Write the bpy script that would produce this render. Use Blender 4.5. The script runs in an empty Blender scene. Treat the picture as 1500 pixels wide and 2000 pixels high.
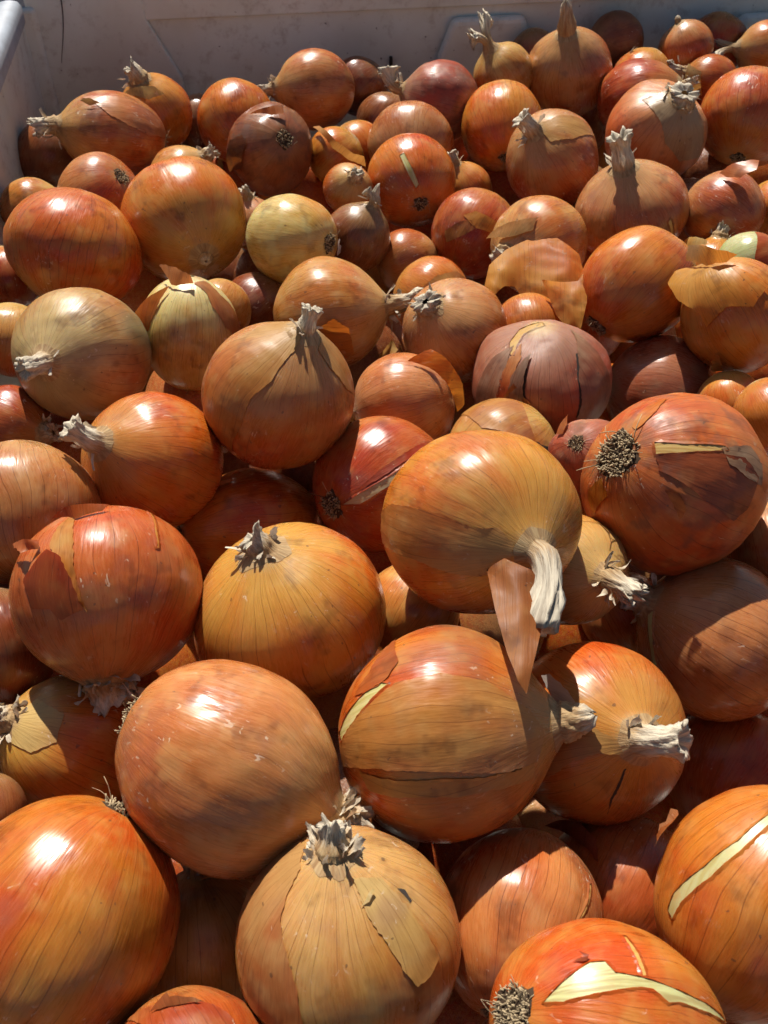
import bpy, math, random
import numpy as np
from mathutils import Vector, Matrix
from mathutils.geometry import delaunay_2d_cdt

sc = bpy.context.scene
col = sc.collection
R_ = math.radians

# ------------------------------------------------------------------ camera
ZO = 0.22                      # height of the heap's mean surface above the bin floor
cam_d = bpy.data.cameras.new('camera')
cam_d.sensor_fit = 'VERTICAL'
cam_d.sensor_height = 32.0
cam_d.lens = 32.0 * 1900 / 2000
cam_d.clip_start = 0.01
cam_d.clip_end = 50
cam = bpy.data.objects.new('camera', cam_d)
cam.location = (0, 0, 0.35 + ZO)
cam.rotation_euler = (R_(90 - 46), 0, 0)
col.objects.link(cam)
sc.camera = cam
cam_d.dof.use_dof = True
cam_d.dof.focus_distance = 0.44
cam_d.dof.aperture_fstop = cam_d.lens / 1000 / 0.0009

# ------------------------------------------------------------------ light
SUN_EL, SUN_AZ = R_(52), R_(-15)          # azimuth measured from straight ahead (+Y), negative = left
w = bpy.data.worlds.new('World')
sc.world = w
w.use_nodes = True
wn, wl = w.node_tree.nodes, w.node_tree.links
sky = wn.new('ShaderNodeTexSky')
sky.sky_type = 'NISHITA'
sky.sun_disc = False
sky.sun_elevation = SUN_EL
sky.sun_rotation = SUN_AZ
bg = wn['Background']
bg.inputs['Strength'].default_value = 0.05
wl.new(sky.outputs[0], bg.inputs['Color'])
sun_d = bpy.data.lights.new('sun', 'SUN')
sun_d.energy = 5.0
sun_d.angle = R_(0.53)
sun_d.color = (1.0, 0.95, 0.87)
sun = bpy.data.objects.new('sun', sun_d)
sdir = Vector((math.sin(SUN_AZ) * math.cos(SUN_EL), math.cos(SUN_AZ) * math.cos(SUN_EL), math.sin(SUN_EL)))
sun.rotation_euler = sdir.to_track_quat('Z', 'Y').to_euler()
sun.location = sdir * 3
col.objects.link(sun)

sc.render.engine = 'CYCLES'
sc.cycles.max_bounces = 6
sc.cycles.diffuse_bounces = 4
sc.cycles.use_adaptive_sampling = True
sc.cycles.adaptive_threshold = 0.03
sc.cycles.use_denoising = True
vs = sc.view_settings
vs.view_transform = 'Standard'
vs.look = 'None'
vs.exposure = 0.58
vs.gamma = 1.0
vs.use_curve_mapping = False

# ------------------------------------------------------------------ baked layout (metres; neck axis; facing axis)
ONIONS=[
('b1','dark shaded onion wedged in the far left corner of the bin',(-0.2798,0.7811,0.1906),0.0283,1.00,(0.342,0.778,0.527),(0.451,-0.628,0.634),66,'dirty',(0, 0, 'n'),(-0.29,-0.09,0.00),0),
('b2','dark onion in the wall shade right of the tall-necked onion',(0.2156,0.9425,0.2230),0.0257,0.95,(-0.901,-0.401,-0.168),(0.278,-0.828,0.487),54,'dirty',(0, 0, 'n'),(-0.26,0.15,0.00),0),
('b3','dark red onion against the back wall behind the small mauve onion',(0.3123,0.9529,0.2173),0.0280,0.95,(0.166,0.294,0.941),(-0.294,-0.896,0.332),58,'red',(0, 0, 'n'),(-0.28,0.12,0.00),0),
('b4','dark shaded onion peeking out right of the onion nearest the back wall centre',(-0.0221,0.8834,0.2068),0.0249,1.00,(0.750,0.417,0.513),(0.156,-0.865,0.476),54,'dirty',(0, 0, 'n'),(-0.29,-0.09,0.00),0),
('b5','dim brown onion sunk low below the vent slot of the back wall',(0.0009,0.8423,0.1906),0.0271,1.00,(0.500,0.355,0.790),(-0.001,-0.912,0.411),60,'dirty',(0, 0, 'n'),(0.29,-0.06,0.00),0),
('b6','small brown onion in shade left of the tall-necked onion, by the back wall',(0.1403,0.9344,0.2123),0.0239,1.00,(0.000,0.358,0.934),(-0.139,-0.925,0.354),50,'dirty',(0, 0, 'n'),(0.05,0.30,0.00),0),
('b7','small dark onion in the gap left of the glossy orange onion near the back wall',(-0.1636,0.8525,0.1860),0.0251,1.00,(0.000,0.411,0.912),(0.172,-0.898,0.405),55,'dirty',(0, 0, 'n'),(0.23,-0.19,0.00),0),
('b8','shaded tan onion with loose dull skin beside the left wall',(-0.2669,0.6773,0.1993),0.0225,1.00,(0.931,0.283,0.229),(0.168,-0.892,0.420),58,'tan',(0.3, 0.2, 'p'),(0.27,0.14,0.00),0),
('A','lying brown onion with a raised skin fold on top and frayed neck at left',(-0.2154,0.7580,0.2202),0.0328,1.26,(-0.915,-0.287,0.284),(0.381,-0.847,0.370),80,'copper',(0.45, 0.24, 'p'),(-0.06,-0.41,0.43),1),
('B','orange onion with a folded torn papery neck, behind the lying brown onion',(-0.1924,0.8164,0.2111),0.0313,1.00,(-0.252,-0.202,0.946),(0.389,-0.917,-0.092),72,'orange',(0.3, 0.3, 'p'),(-0.33,-0.46,0.57),0),
('C','glossy orange onion behind the dirty dark red onion',(-0.1233,0.8023,0.2103),0.0331,1.08,(-0.290,0.815,0.502),(-0.033,-0.532,0.846),77,'orange',(0, 0, 'n'),(0.04,-0.30,0.00),0),
('D','copper onion nearest the back wall centre, tuft of neck on its left',(-0.0589,0.8406,0.2200),0.0317,1.02,(-0.971,-0.205,0.123),(0.237,-0.899,0.368),72,'copper',(0.3, 0.22, 'p'),(-0.13,-0.30,0.73),0),
('E','dirty dark red onion with black root facing out and pale flap on top',(-0.0878,0.7297,0.2205),0.0343,1.00,(-0.418,0.697,-0.582),(-0.707,-0.652,-0.273),86,'dirty',(0, 0, 'n'),(0.17,0.25,0.00),2),
('e2','amber onion with a curled pale skin edge, right of the dirty dark red onion',(-0.0391,0.7482,0.2065),0.0222,1.00,(0.762,0.152,0.630),(-0.087,-0.939,0.332),54,'gold',(0, 0, 'n'),(0.05,-0.30,0.00),0),
('e3','small pale onion with ragged white neck facing out above the brown shaded onion',(-0.0265,0.6708,0.2177),0.0189,1.00,(0.280,-0.557,0.782),(-0.415,-0.805,-0.425),50,'tan',(0.35, 0.3, 'p'),(-0.30,-0.03,0.00),0),
('e4','small bright orange onion in a gap left of the streaky brown-topped onion',(-0.0215,0.7859,0.1923),0.0241,1.00,(-0.500,0.364,0.786),(0.025,-0.901,0.433),56,'orange',(0, 0, 'n'),(0.17,-0.24,0.00),0),
('F','brown onion with tan streaks just behind the onion with the pale slit and root',(0.0210,0.7577,0.2119),0.0338,1.00,(-0.109,-0.991,-0.076),(0.138,-0.091,0.986),82,'copper',(0.25, 0.2, 'p'),(0.05,0.30,0.00),0),
('G','orange onion with a pale slit above its dark root facing out',(0.0198,0.6914,0.2147),0.0349,1.03,(-0.205,0.979,-0.002),(-0.406,-0.083,0.910),90,'orange',(0, 0, 'n'),(-0.08,0.29,0.00),1),
('H','dusty red onion with an upright reddish neck tuft near the vent slot',(0.0470,0.8254,0.2186),0.0330,0.98,(-0.965,0.067,0.252),(0.032,-0.928,0.371),76,'mauve',(0.5, 0.17, 'p'),(-0.02,1.07,0.25),0),
('I','small tan onion with two dried necks forking apart',(0.1039,0.8662,0.2236),0.0260,0.95,(-0.497,-0.052,0.866),(0.110,-0.994,0.003),58,'tan',(0.9, 0.28, 'd'),(-0.20,-0.17,0.43),0),
('J','golden egg-shaped onion standing on end with a small root scar low on its front',(0.0971,0.7831,0.2155),0.0341,1.12,(-0.003,0.965,0.262),(-0.178,-0.258,0.950),81,'gold',(0, 0, 'n'),(-0.26,-0.16,0.00),1),
('K','tan onion with tall upright neck near the back wall',(0.1632,0.8727,0.2223),0.0374,1.00,(-0.213,-0.257,0.942),(-0.050,-0.961,-0.274),83,'copper',(0.65, 0.2, 's'),(-0.30,0.07,0.39),0),
('k2','dark sunken onion with a thin dried stalk leaning right below the tall-necked onion',(0.1812,0.8874,0.1673),0.0286,1.00,(0.524,0.084,0.848),(-0.278,-0.924,0.263),60,'dirty',(1.3, 0.13, 'p'),(-0.03,0.02,0.20),0),
('L','smooth red-orange onion top just behind the bumpy reddish onion',(0.2327,0.8889,0.2091),0.0277,1.00,(0.332,0.279,0.901),(-0.236,-0.900,0.366),60,'orange',(0, 0, 'n'),(-0.30,-0.03,0.00),0),
('M','bumpy reddish onion with a pale skin tip at right, behind the pink onion',(0.2177,0.8317,0.2141),0.0342,1.00,(0.822,-0.297,0.486),(-0.462,-0.846,0.266),78,'red',(0.4, 0.16, 'p'),(0.29,-0.08,0.00),0),
('N','pinkish onion with crumpled papery grey crown right of the white-necked golden onion',(0.2180,0.7612,0.2187),0.0403,0.93,(0.253,-0.397,0.882),(-0.541,-0.814,-0.211),98,'pink',(0.18, 0.3, 'p'),(0.20,-0.22,0.00),0),
('O','small mauve-tan onion with a tiny dark tip, near the back wall at right',(0.2752,0.9232,0.2252),0.0253,0.90,(-0.418,0.171,0.892),(-0.166,-0.980,0.110),54,'copper',(0.2, 0.12, 's'),(-0.11,0.28,0.00),0),
('P','small reddish onion with a big dried tan neck, left of the large orange onion',(0.2910,0.8804,0.2116),0.0229,1.00,(-0.968,0.035,0.248),(0.041,-0.955,0.293),50,'red',(0.6, 0.35, 'p'),(-0.23,0.18,0.64),0),
('Q','large streaked orange onion sitting on its root, under the twisted pale necks',(0.3021,0.7950,0.2170),0.0399,1.00,(0.302,0.807,0.507),(-0.183,-0.473,0.862),94,'orange',(0, 0, 'n'),(-0.04,-0.30,0.00),1),
('R','tan onion with twisted pale necks at the top right corner of the pile',(0.3501,0.9208,0.2229),0.0262,1.00,(-0.997,0.021,0.080),(0.006,-0.946,0.325),56,'tan',(1.0, 0.26, 'd'),(-0.14,0.03,0.37),0),
('S','golden-shouldered onion with a torn white neck casting a shadow, left of the pink onion',(0.1299,0.7146,0.2200),0.0366,1.00,(-0.547,-0.337,0.766),(0.335,-0.927,-0.168),93,'copper',(0.32, 0.2, 'w'),(-0.34,-0.18,0.32),0),
('T','squat tan onion with stout upright grey neck and a pale slit at right',(0.1774,0.6416,0.2172),0.0409,0.82,(-0.313,-0.049,0.949),(-0.073,-0.995,-0.075),111,'copper',(0.5, 0.2, 'w'),(-0.11,0.01,0.17),0),
('U','coppery onion half in hard shadow with a pink skin flake above it',(0.2425,0.6360,0.2195),0.0281,1.00,(-0.754,0.619,0.221),(-0.455,-0.734,0.504),77,'copper',(0, 0, 'n'),(0.19,-0.23,0.00),0),
('V','peeled pale green onion with a strip of dark red skin at the right edge',(0.2410,0.5641,0.2207),0.0210,1.00,(-0.929,-0.047,-0.367),(-0.183,-0.803,0.567),62,'green',(0, 0, 'n'),(0.00,0.30,0.00),0),
('u2','small onion with crumbly pale neck at the right edge beside the coppery half-shadowed onion',(0.2890,0.6575,0.2085),0.0226,1.00,(-0.987,0.090,0.137),(-0.023,-0.903,0.429),60,'gold',(0.4, 0.3, 'p'),(0.29,0.07,0.00),0),
('X','tiny orange onion with pale frayed neck between the slit onion and the white-necked onion',(0.0631,0.7164,0.1937),0.0226,1.00,(-0.415,0.035,0.909),(0.108,-0.990,0.088),56,'orange',(0.35, 0.3, 'p'),(-0.29,0.08,0.00),0),
('Y','red-orange onion with peeling tan patches left of the onion with amber skin',(0.0652,0.6341,0.2040),0.0307,1.04,(0.498,0.666,0.555),(0.087,-0.676,0.732),83,'red',(0, 0, 'n'),(-0.04,-0.30,0.00),0),
('Z','tan onion with crushed papery neck shedding a big translucent amber skin',(0.1057,0.5912,0.2198),0.0335,0.95,(-0.741,-0.670,0.049),(0.526,-0.533,0.663),96,'tan',(0.12, 0.34, 'p'),(0.28,-0.10,0.00),0),
('AA','glossy bright orange onion tilted with black root at lower left',(0.1592,0.5289,0.2278),0.0339,1.12,(0.700,0.599,0.389),(0.082,-0.609,0.789),105,'orange',(0, 0, 'n'),(-0.22,0.20,0.00),2),
('AB','amber onion with a big loose skin wing pointing left, at the right edge',(0.2118,0.4881,0.2329),0.0331,1.05,(-0.522,0.486,0.701),(-0.249,-0.873,0.420),108,'gold',(0, 0, 'n'),(-0.29,-0.09,0.00),0),
('AC','small orange onion in torn papery skin beside the pale green onion',(0.2292,0.5943,0.1979),0.0215,1.00,(0.165,0.477,0.863),(-0.311,-0.806,0.504),60,'orange',(0.3, 0.3, 'p'),(-0.25,0.16,0.00),0),
('AD','striped brown onion deep in a gap, half lit, below the slit onion',(0.0167,0.6189,0.1893),0.0230,1.00,(0.891,0.442,0.105),(0.300,-0.745,0.596),62,'copper',(0, 0, 'n'),(-0.00,0.30,0.00),0),
('AE','orange onion with a wrinkled tan skin band, just behind the coppery hooked-neck onion',(0.0313,0.5510,0.2040),0.0272,0.95,(-0.797,0.577,0.181),(-0.340,-0.676,0.654),80,'orange',(0, 0, 'n'),(-0.21,0.21,0.00),0),
('AF','coppery onion with its puckered neck turned to the viewer beside the fibrous long neck',(0.0433,0.4976,0.2150),0.0323,0.95,(-0.525,-0.301,0.796),(0.477,-0.879,-0.019),102,'copper',(0.15, 0.28, 'p'),(0.23,0.20,0.00),0),
('AG','streaky tan onion with long fibrous neck pointing right',(-0.0353,0.5127,0.2174),0.0347,1.00,(0.990,0.053,0.132),(-0.030,-0.830,0.556),108,'tan',(0.55, 0.22, 'p'),(-0.03,-0.15,0.37),0),
('AH','pale yellow-green onion with dark root at its right end',(-0.0616,0.5856,0.2270),0.0303,1.02,(-0.863,0.473,-0.178),(-0.494,-0.718,0.490),88,'pale',(0, 0, 'n'),(0.30,-0.02,0.00),2),
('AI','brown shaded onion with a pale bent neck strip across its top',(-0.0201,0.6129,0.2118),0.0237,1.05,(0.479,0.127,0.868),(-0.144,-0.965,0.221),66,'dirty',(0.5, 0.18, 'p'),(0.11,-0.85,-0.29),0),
('AJ','large smooth golden onion with a grey neck scar low on its front',(-0.1395,0.6163,0.2226),0.0432,0.96,(0.436,-0.892,-0.121),(-0.244,-0.247,0.938),121,'gold',(0.06, 0.12, 's'),(0.23,0.20,0.00),0),
('AK','reddish onion with mossy dark root and white fibres behind two large onions',(-0.2105,0.6698,0.2133),0.0304,1.00,(-0.714,0.224,-0.663),(-0.301,-0.954,0.001),80,'copper',(0, 0, 'n'),(0.30,0.03,0.00),2),
('AL','large onion with dark vertical veins and its neck pointing down, by the left wall',(-0.2027,0.5666,0.2306),0.0436,0.88,(-0.269,-0.636,-0.724),(0.318,-0.768,0.556),130,'orange',(0.25, 0.14, 's'),(-0.01,0.00,0.10),0),
('am','small papery tan onion tucked behind the large smooth golden onion',(-0.1586,0.7158,0.2035),0.0256,1.00,(0.772,0.101,0.627),(-0.075,-0.966,0.248),64,'tan',(0.3, 0.25, 'p'),(-0.30,0.01,0.00),0),
('aj2','tiny pink onion between the golden onion and the pale yellow-green onion',(-0.0974,0.6511,0.2021),0.0189,1.00,(-0.118,0.142,0.983),(0.180,-0.970,0.161),50,'pink',(0.3, 0.3, 'p'),(-0.14,-0.27,0.00),0),
('AN','grey-green stained onion with bleached white neck at the left edge',(-0.1727,0.4500,0.2316),0.0380,0.95,(-0.217,-0.829,0.515),(0.962,-0.092,0.257),130,'olive',(0.34, 0.17, 'w'),(-0.59,-0.18,0.34),0),
('AO','small tan onion at the left edge behind the grey-green stained onion',(-0.2305,0.4955,0.2100),0.0229,1.00,(0.163,0.628,0.761),(0.352,-0.757,0.550),72,'tan',(0, 0, 'n'),(0.17,-0.25,0.00),0),
('AP','pale golden egg-shaped onion with red skin peeling back from its top',(-0.1166,0.4836,0.2224),0.0299,1.18,(0.124,0.318,0.940),(0.162,-0.941,0.297),97,'pale',(0, 0, 'n'),(-0.26,0.14,0.00),1),
('ap2','plain tan onion directly behind the pale golden egg-shaped onion',(-0.1058,0.5292,0.2076),0.0205,1.00,(0.346,0.889,0.300),(0.388,-0.427,0.817),62,'tan',(0, 0, 'n'),(0.25,0.17,0.00),0),
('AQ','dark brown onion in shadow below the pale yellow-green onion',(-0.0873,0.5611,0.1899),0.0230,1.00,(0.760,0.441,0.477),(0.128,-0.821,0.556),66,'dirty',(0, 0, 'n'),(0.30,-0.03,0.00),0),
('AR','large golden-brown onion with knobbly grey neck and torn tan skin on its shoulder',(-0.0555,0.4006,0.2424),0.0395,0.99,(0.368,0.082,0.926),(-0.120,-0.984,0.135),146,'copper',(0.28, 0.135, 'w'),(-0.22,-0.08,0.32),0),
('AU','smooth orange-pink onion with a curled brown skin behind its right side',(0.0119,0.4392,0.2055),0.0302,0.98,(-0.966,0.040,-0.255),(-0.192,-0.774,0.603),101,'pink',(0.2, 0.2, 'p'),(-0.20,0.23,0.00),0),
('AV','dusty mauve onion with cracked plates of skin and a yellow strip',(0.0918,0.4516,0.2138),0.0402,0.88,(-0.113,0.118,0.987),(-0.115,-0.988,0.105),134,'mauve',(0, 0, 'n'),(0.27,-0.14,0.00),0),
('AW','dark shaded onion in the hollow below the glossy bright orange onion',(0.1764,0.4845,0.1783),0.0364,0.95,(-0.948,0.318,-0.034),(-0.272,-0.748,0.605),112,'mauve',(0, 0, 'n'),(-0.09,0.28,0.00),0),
('AX','red-orange onion cut by the right edge above the muddy onion',(0.2158,0.4121,0.2199),0.0215,1.00,(-0.464,0.702,0.540),(-0.371,-0.708,0.601),76,'orange',(0, 0, 'n'),(0.13,-0.27,0.00),0),
('aw2','small golden onion sunk in the gap under the amber winged onion',(0.2037,0.4445,0.2011),0.0199,1.00,(-0.164,0.673,0.721),(-0.333,-0.726,0.602),66,'gold',(0, 0, 'n'),(0.29,0.06,0.00),0),
('av2','orange onion partly hidden under the hanging amber skin',(0.0922,0.5148,0.2039),0.0235,1.00,(-0.077,0.915,0.396),(-0.211,-0.403,0.891),72,'orange',(0, 0, 'n'),(-0.28,-0.10,0.00),0),
('AY','tan onion with pale cracked skin just behind the large golden onion with hanging white neck',(0.0644,0.3917,0.2087),0.0314,1.00,(0.822,0.439,0.364),(0.023,-0.664,0.748),112,'tan',(0, 0, 'n'),(-0.22,0.21,0.00),0),
('AZ','small dusty onion with root facing out beside the muddy onion',(0.1072,0.3748,0.2243),0.0204,1.00,(0.488,0.390,-0.781),(0.532,-0.842,-0.088),76,'mauve',(0, 0, 'n'),(0.06,0.29,0.00),2),
('BA','big muddy copper-red onion with a large crusty root facing out',(0.1381,0.3284,0.2494),0.0430,1.00,(0.785,0.174,-0.594),(0.441,-0.831,0.339),178,'redor',(0, 0, 'n'),(0.17,0.25,0.00),3),
('BB','large golden onion with bent white neck hanging down its front',(0.0409,0.2857,0.2653),0.0413,0.98,(0.451,-0.767,0.455),(-0.787,-0.102,0.608),188,'gold',(0.6, 0.13, 'w'),(0.17,1.69,-0.12),0),
('BC','tan onion with frayed brown neck right of the large golden onion with hanging white neck',(0.0866,0.2969,0.2246),0.0258,1.10,(0.391,-0.705,0.592),(-0.884,-0.110,0.453),108,'tan',(0.62, 0.24, 'p'),(-0.40,0.34,0.28),0),
('BD','glossy red onion with a long torn slit and brown root',(-0.0014,0.3769,0.2009),0.0369,1.02,(0.709,0.661,-0.246),(0.598,-0.378,0.707),133,'red',(0, 0, 'n'),(-0.09,0.29,0.00),2),
('BE','brown-orange onion with a hollow cut neck pointing up left',(-0.1214,0.3725,0.2217),0.0359,0.98,(-0.524,-0.420,0.741),(0.784,-0.578,0.227),134,'orange',(0.42, 0.17, 'w'),(-0.35,0.30,0.39),0),
('BF','orange onion lying with its root at left, crossed by a curved shadow',(-0.0740,0.3694,0.1752),0.0336,1.20,(0.876,0.413,-0.250),(0.463,-0.570,0.679),118,'orange',(0, 0, 'n'),(0.12,0.28,0.00),1),
('BG','smooth purplish-orange onion at the left edge with fine scratches',(-0.1765,0.3312,0.2259),0.0377,0.93,(-0.195,0.877,0.439),(0.298,-0.373,0.879),150,'copper',(0, 0, 'n'),(0.24,0.19,0.00),0),
('BH','reddish onion at the left edge with a crumpled papery neck',(-0.2158,0.4252,0.1999),0.0242,1.00,(0.934,-0.337,0.117),(-0.317,-0.637,0.702),82,'red',(0.25, 0.3, 'p'),(-0.00,-0.40,0.00),0),
('BI','large red-orange onion with a peeled skin flap at left and shredded neck at the bottom',(-0.1192,0.2655,0.2457),0.0405,0.92,(0.081,-0.861,-0.501),(0.263,-0.467,0.844),184,'redor',(0.22, 0.26, 'p'),(-0.06,-0.51,0.31),0),
('BJ','large yellow-brown onion with curled papery neck casting a ragged shadow',(-0.0411,0.2692,0.2271),0.0431,0.87,(-0.262,0.095,0.960),(0.362,-0.913,0.189),189,'gold',(0.16, 0.15, 'p'),(-0.28,-0.57,0.31),0),
('BK','large smooth peach-coloured onion tilted over three others, fibrous root at left',(-0.0569,0.1805,0.2496),0.0378,1.08,(0.897,-0.347,-0.274),(0.091,-0.462,0.882),202,'pink',(0.28, 0.2, 'p'),(-0.03,-0.58,0.39),2),
('BL','large orange onion with olive stain and torn translucent skin, neck pointing right',(0.0220,0.1979,0.2431),0.0400,1.02,(0.986,-0.000,0.168),(-0.144,-0.519,0.843),204,'orange',(0.3, 0.19, 's'),(-0.03,-0.23,0.33),0),
('BM','onion half in shadow with thick white neck stump pointing right',(0.0872,0.2163,0.2143),0.0368,1.00,(0.271,-0.568,0.777),(-0.947,-0.015,0.320),172,'orange',(0.42, 0.185, 'w'),(-0.77,-0.23,0.41),0),
('BN','dark-streaked orange onion with a thin green seam below the muddy onion',(0.1572,0.2763,0.1959),0.0383,0.97,(-0.880,0.289,0.377),(0.041,-0.745,0.666),158,'copper',(0.2, 0.22, 'p'),(-0.23,-0.21,0.52),0),
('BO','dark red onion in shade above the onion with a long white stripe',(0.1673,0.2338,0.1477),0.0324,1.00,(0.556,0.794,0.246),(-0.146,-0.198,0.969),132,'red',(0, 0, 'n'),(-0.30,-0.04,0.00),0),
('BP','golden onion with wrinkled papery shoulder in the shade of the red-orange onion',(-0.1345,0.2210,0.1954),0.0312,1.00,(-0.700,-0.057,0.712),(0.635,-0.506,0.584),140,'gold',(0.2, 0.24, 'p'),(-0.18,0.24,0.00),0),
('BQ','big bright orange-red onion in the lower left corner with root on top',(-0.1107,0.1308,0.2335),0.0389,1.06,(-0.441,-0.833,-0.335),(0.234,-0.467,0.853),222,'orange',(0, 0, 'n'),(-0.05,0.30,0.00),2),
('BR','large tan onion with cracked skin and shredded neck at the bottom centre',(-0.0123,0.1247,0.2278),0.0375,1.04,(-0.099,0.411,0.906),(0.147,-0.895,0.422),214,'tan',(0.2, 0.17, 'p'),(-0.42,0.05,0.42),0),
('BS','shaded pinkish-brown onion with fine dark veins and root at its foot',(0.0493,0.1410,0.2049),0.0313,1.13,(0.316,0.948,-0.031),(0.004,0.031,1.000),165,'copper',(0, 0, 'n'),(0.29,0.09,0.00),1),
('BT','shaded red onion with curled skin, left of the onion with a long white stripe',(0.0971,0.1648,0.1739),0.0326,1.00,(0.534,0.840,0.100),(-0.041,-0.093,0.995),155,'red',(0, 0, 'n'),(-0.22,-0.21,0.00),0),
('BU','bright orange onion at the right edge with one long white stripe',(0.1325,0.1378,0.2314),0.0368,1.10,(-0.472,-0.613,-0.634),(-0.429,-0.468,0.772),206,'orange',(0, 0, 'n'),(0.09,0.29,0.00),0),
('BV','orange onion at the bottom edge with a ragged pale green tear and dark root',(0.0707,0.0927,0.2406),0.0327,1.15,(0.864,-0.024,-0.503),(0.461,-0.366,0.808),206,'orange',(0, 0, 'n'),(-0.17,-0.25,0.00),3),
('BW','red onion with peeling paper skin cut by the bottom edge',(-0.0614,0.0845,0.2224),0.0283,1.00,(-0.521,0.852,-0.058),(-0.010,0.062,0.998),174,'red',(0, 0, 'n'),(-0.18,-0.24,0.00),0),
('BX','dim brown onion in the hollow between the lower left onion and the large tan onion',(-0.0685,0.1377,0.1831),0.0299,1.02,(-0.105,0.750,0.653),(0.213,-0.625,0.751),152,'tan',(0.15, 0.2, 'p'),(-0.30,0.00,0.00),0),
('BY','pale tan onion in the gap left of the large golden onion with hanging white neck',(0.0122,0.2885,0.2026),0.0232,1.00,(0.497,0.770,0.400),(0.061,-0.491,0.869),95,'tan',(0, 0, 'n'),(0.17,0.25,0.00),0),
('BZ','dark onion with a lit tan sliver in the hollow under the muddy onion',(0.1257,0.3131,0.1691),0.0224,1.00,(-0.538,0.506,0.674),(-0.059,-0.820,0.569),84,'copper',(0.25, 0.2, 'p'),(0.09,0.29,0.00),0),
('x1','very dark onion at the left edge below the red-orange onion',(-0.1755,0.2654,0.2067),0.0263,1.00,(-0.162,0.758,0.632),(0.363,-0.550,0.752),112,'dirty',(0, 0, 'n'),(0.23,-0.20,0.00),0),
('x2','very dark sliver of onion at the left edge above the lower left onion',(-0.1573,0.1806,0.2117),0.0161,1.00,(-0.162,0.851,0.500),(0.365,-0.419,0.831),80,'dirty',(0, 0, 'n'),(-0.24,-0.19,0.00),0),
('x3','dark onion at the right edge, just under the muddy onion',(0.1951,0.3232,0.2059),0.0256,1.00,(-0.161,0.779,0.605),(-0.372,-0.616,0.694),100,'copper',(0, 0, 'n'),(-0.06,-0.29,0.00),0),
('x4','dark red onion at the left edge below the large veined onion',(-0.2563,0.5751,0.2031),0.0216,1.00,(-0.163,0.478,0.863),(0.352,-0.789,0.503),62,'red',(0, 0, 'n'),(0.04,0.30,0.00),0),
]
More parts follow.
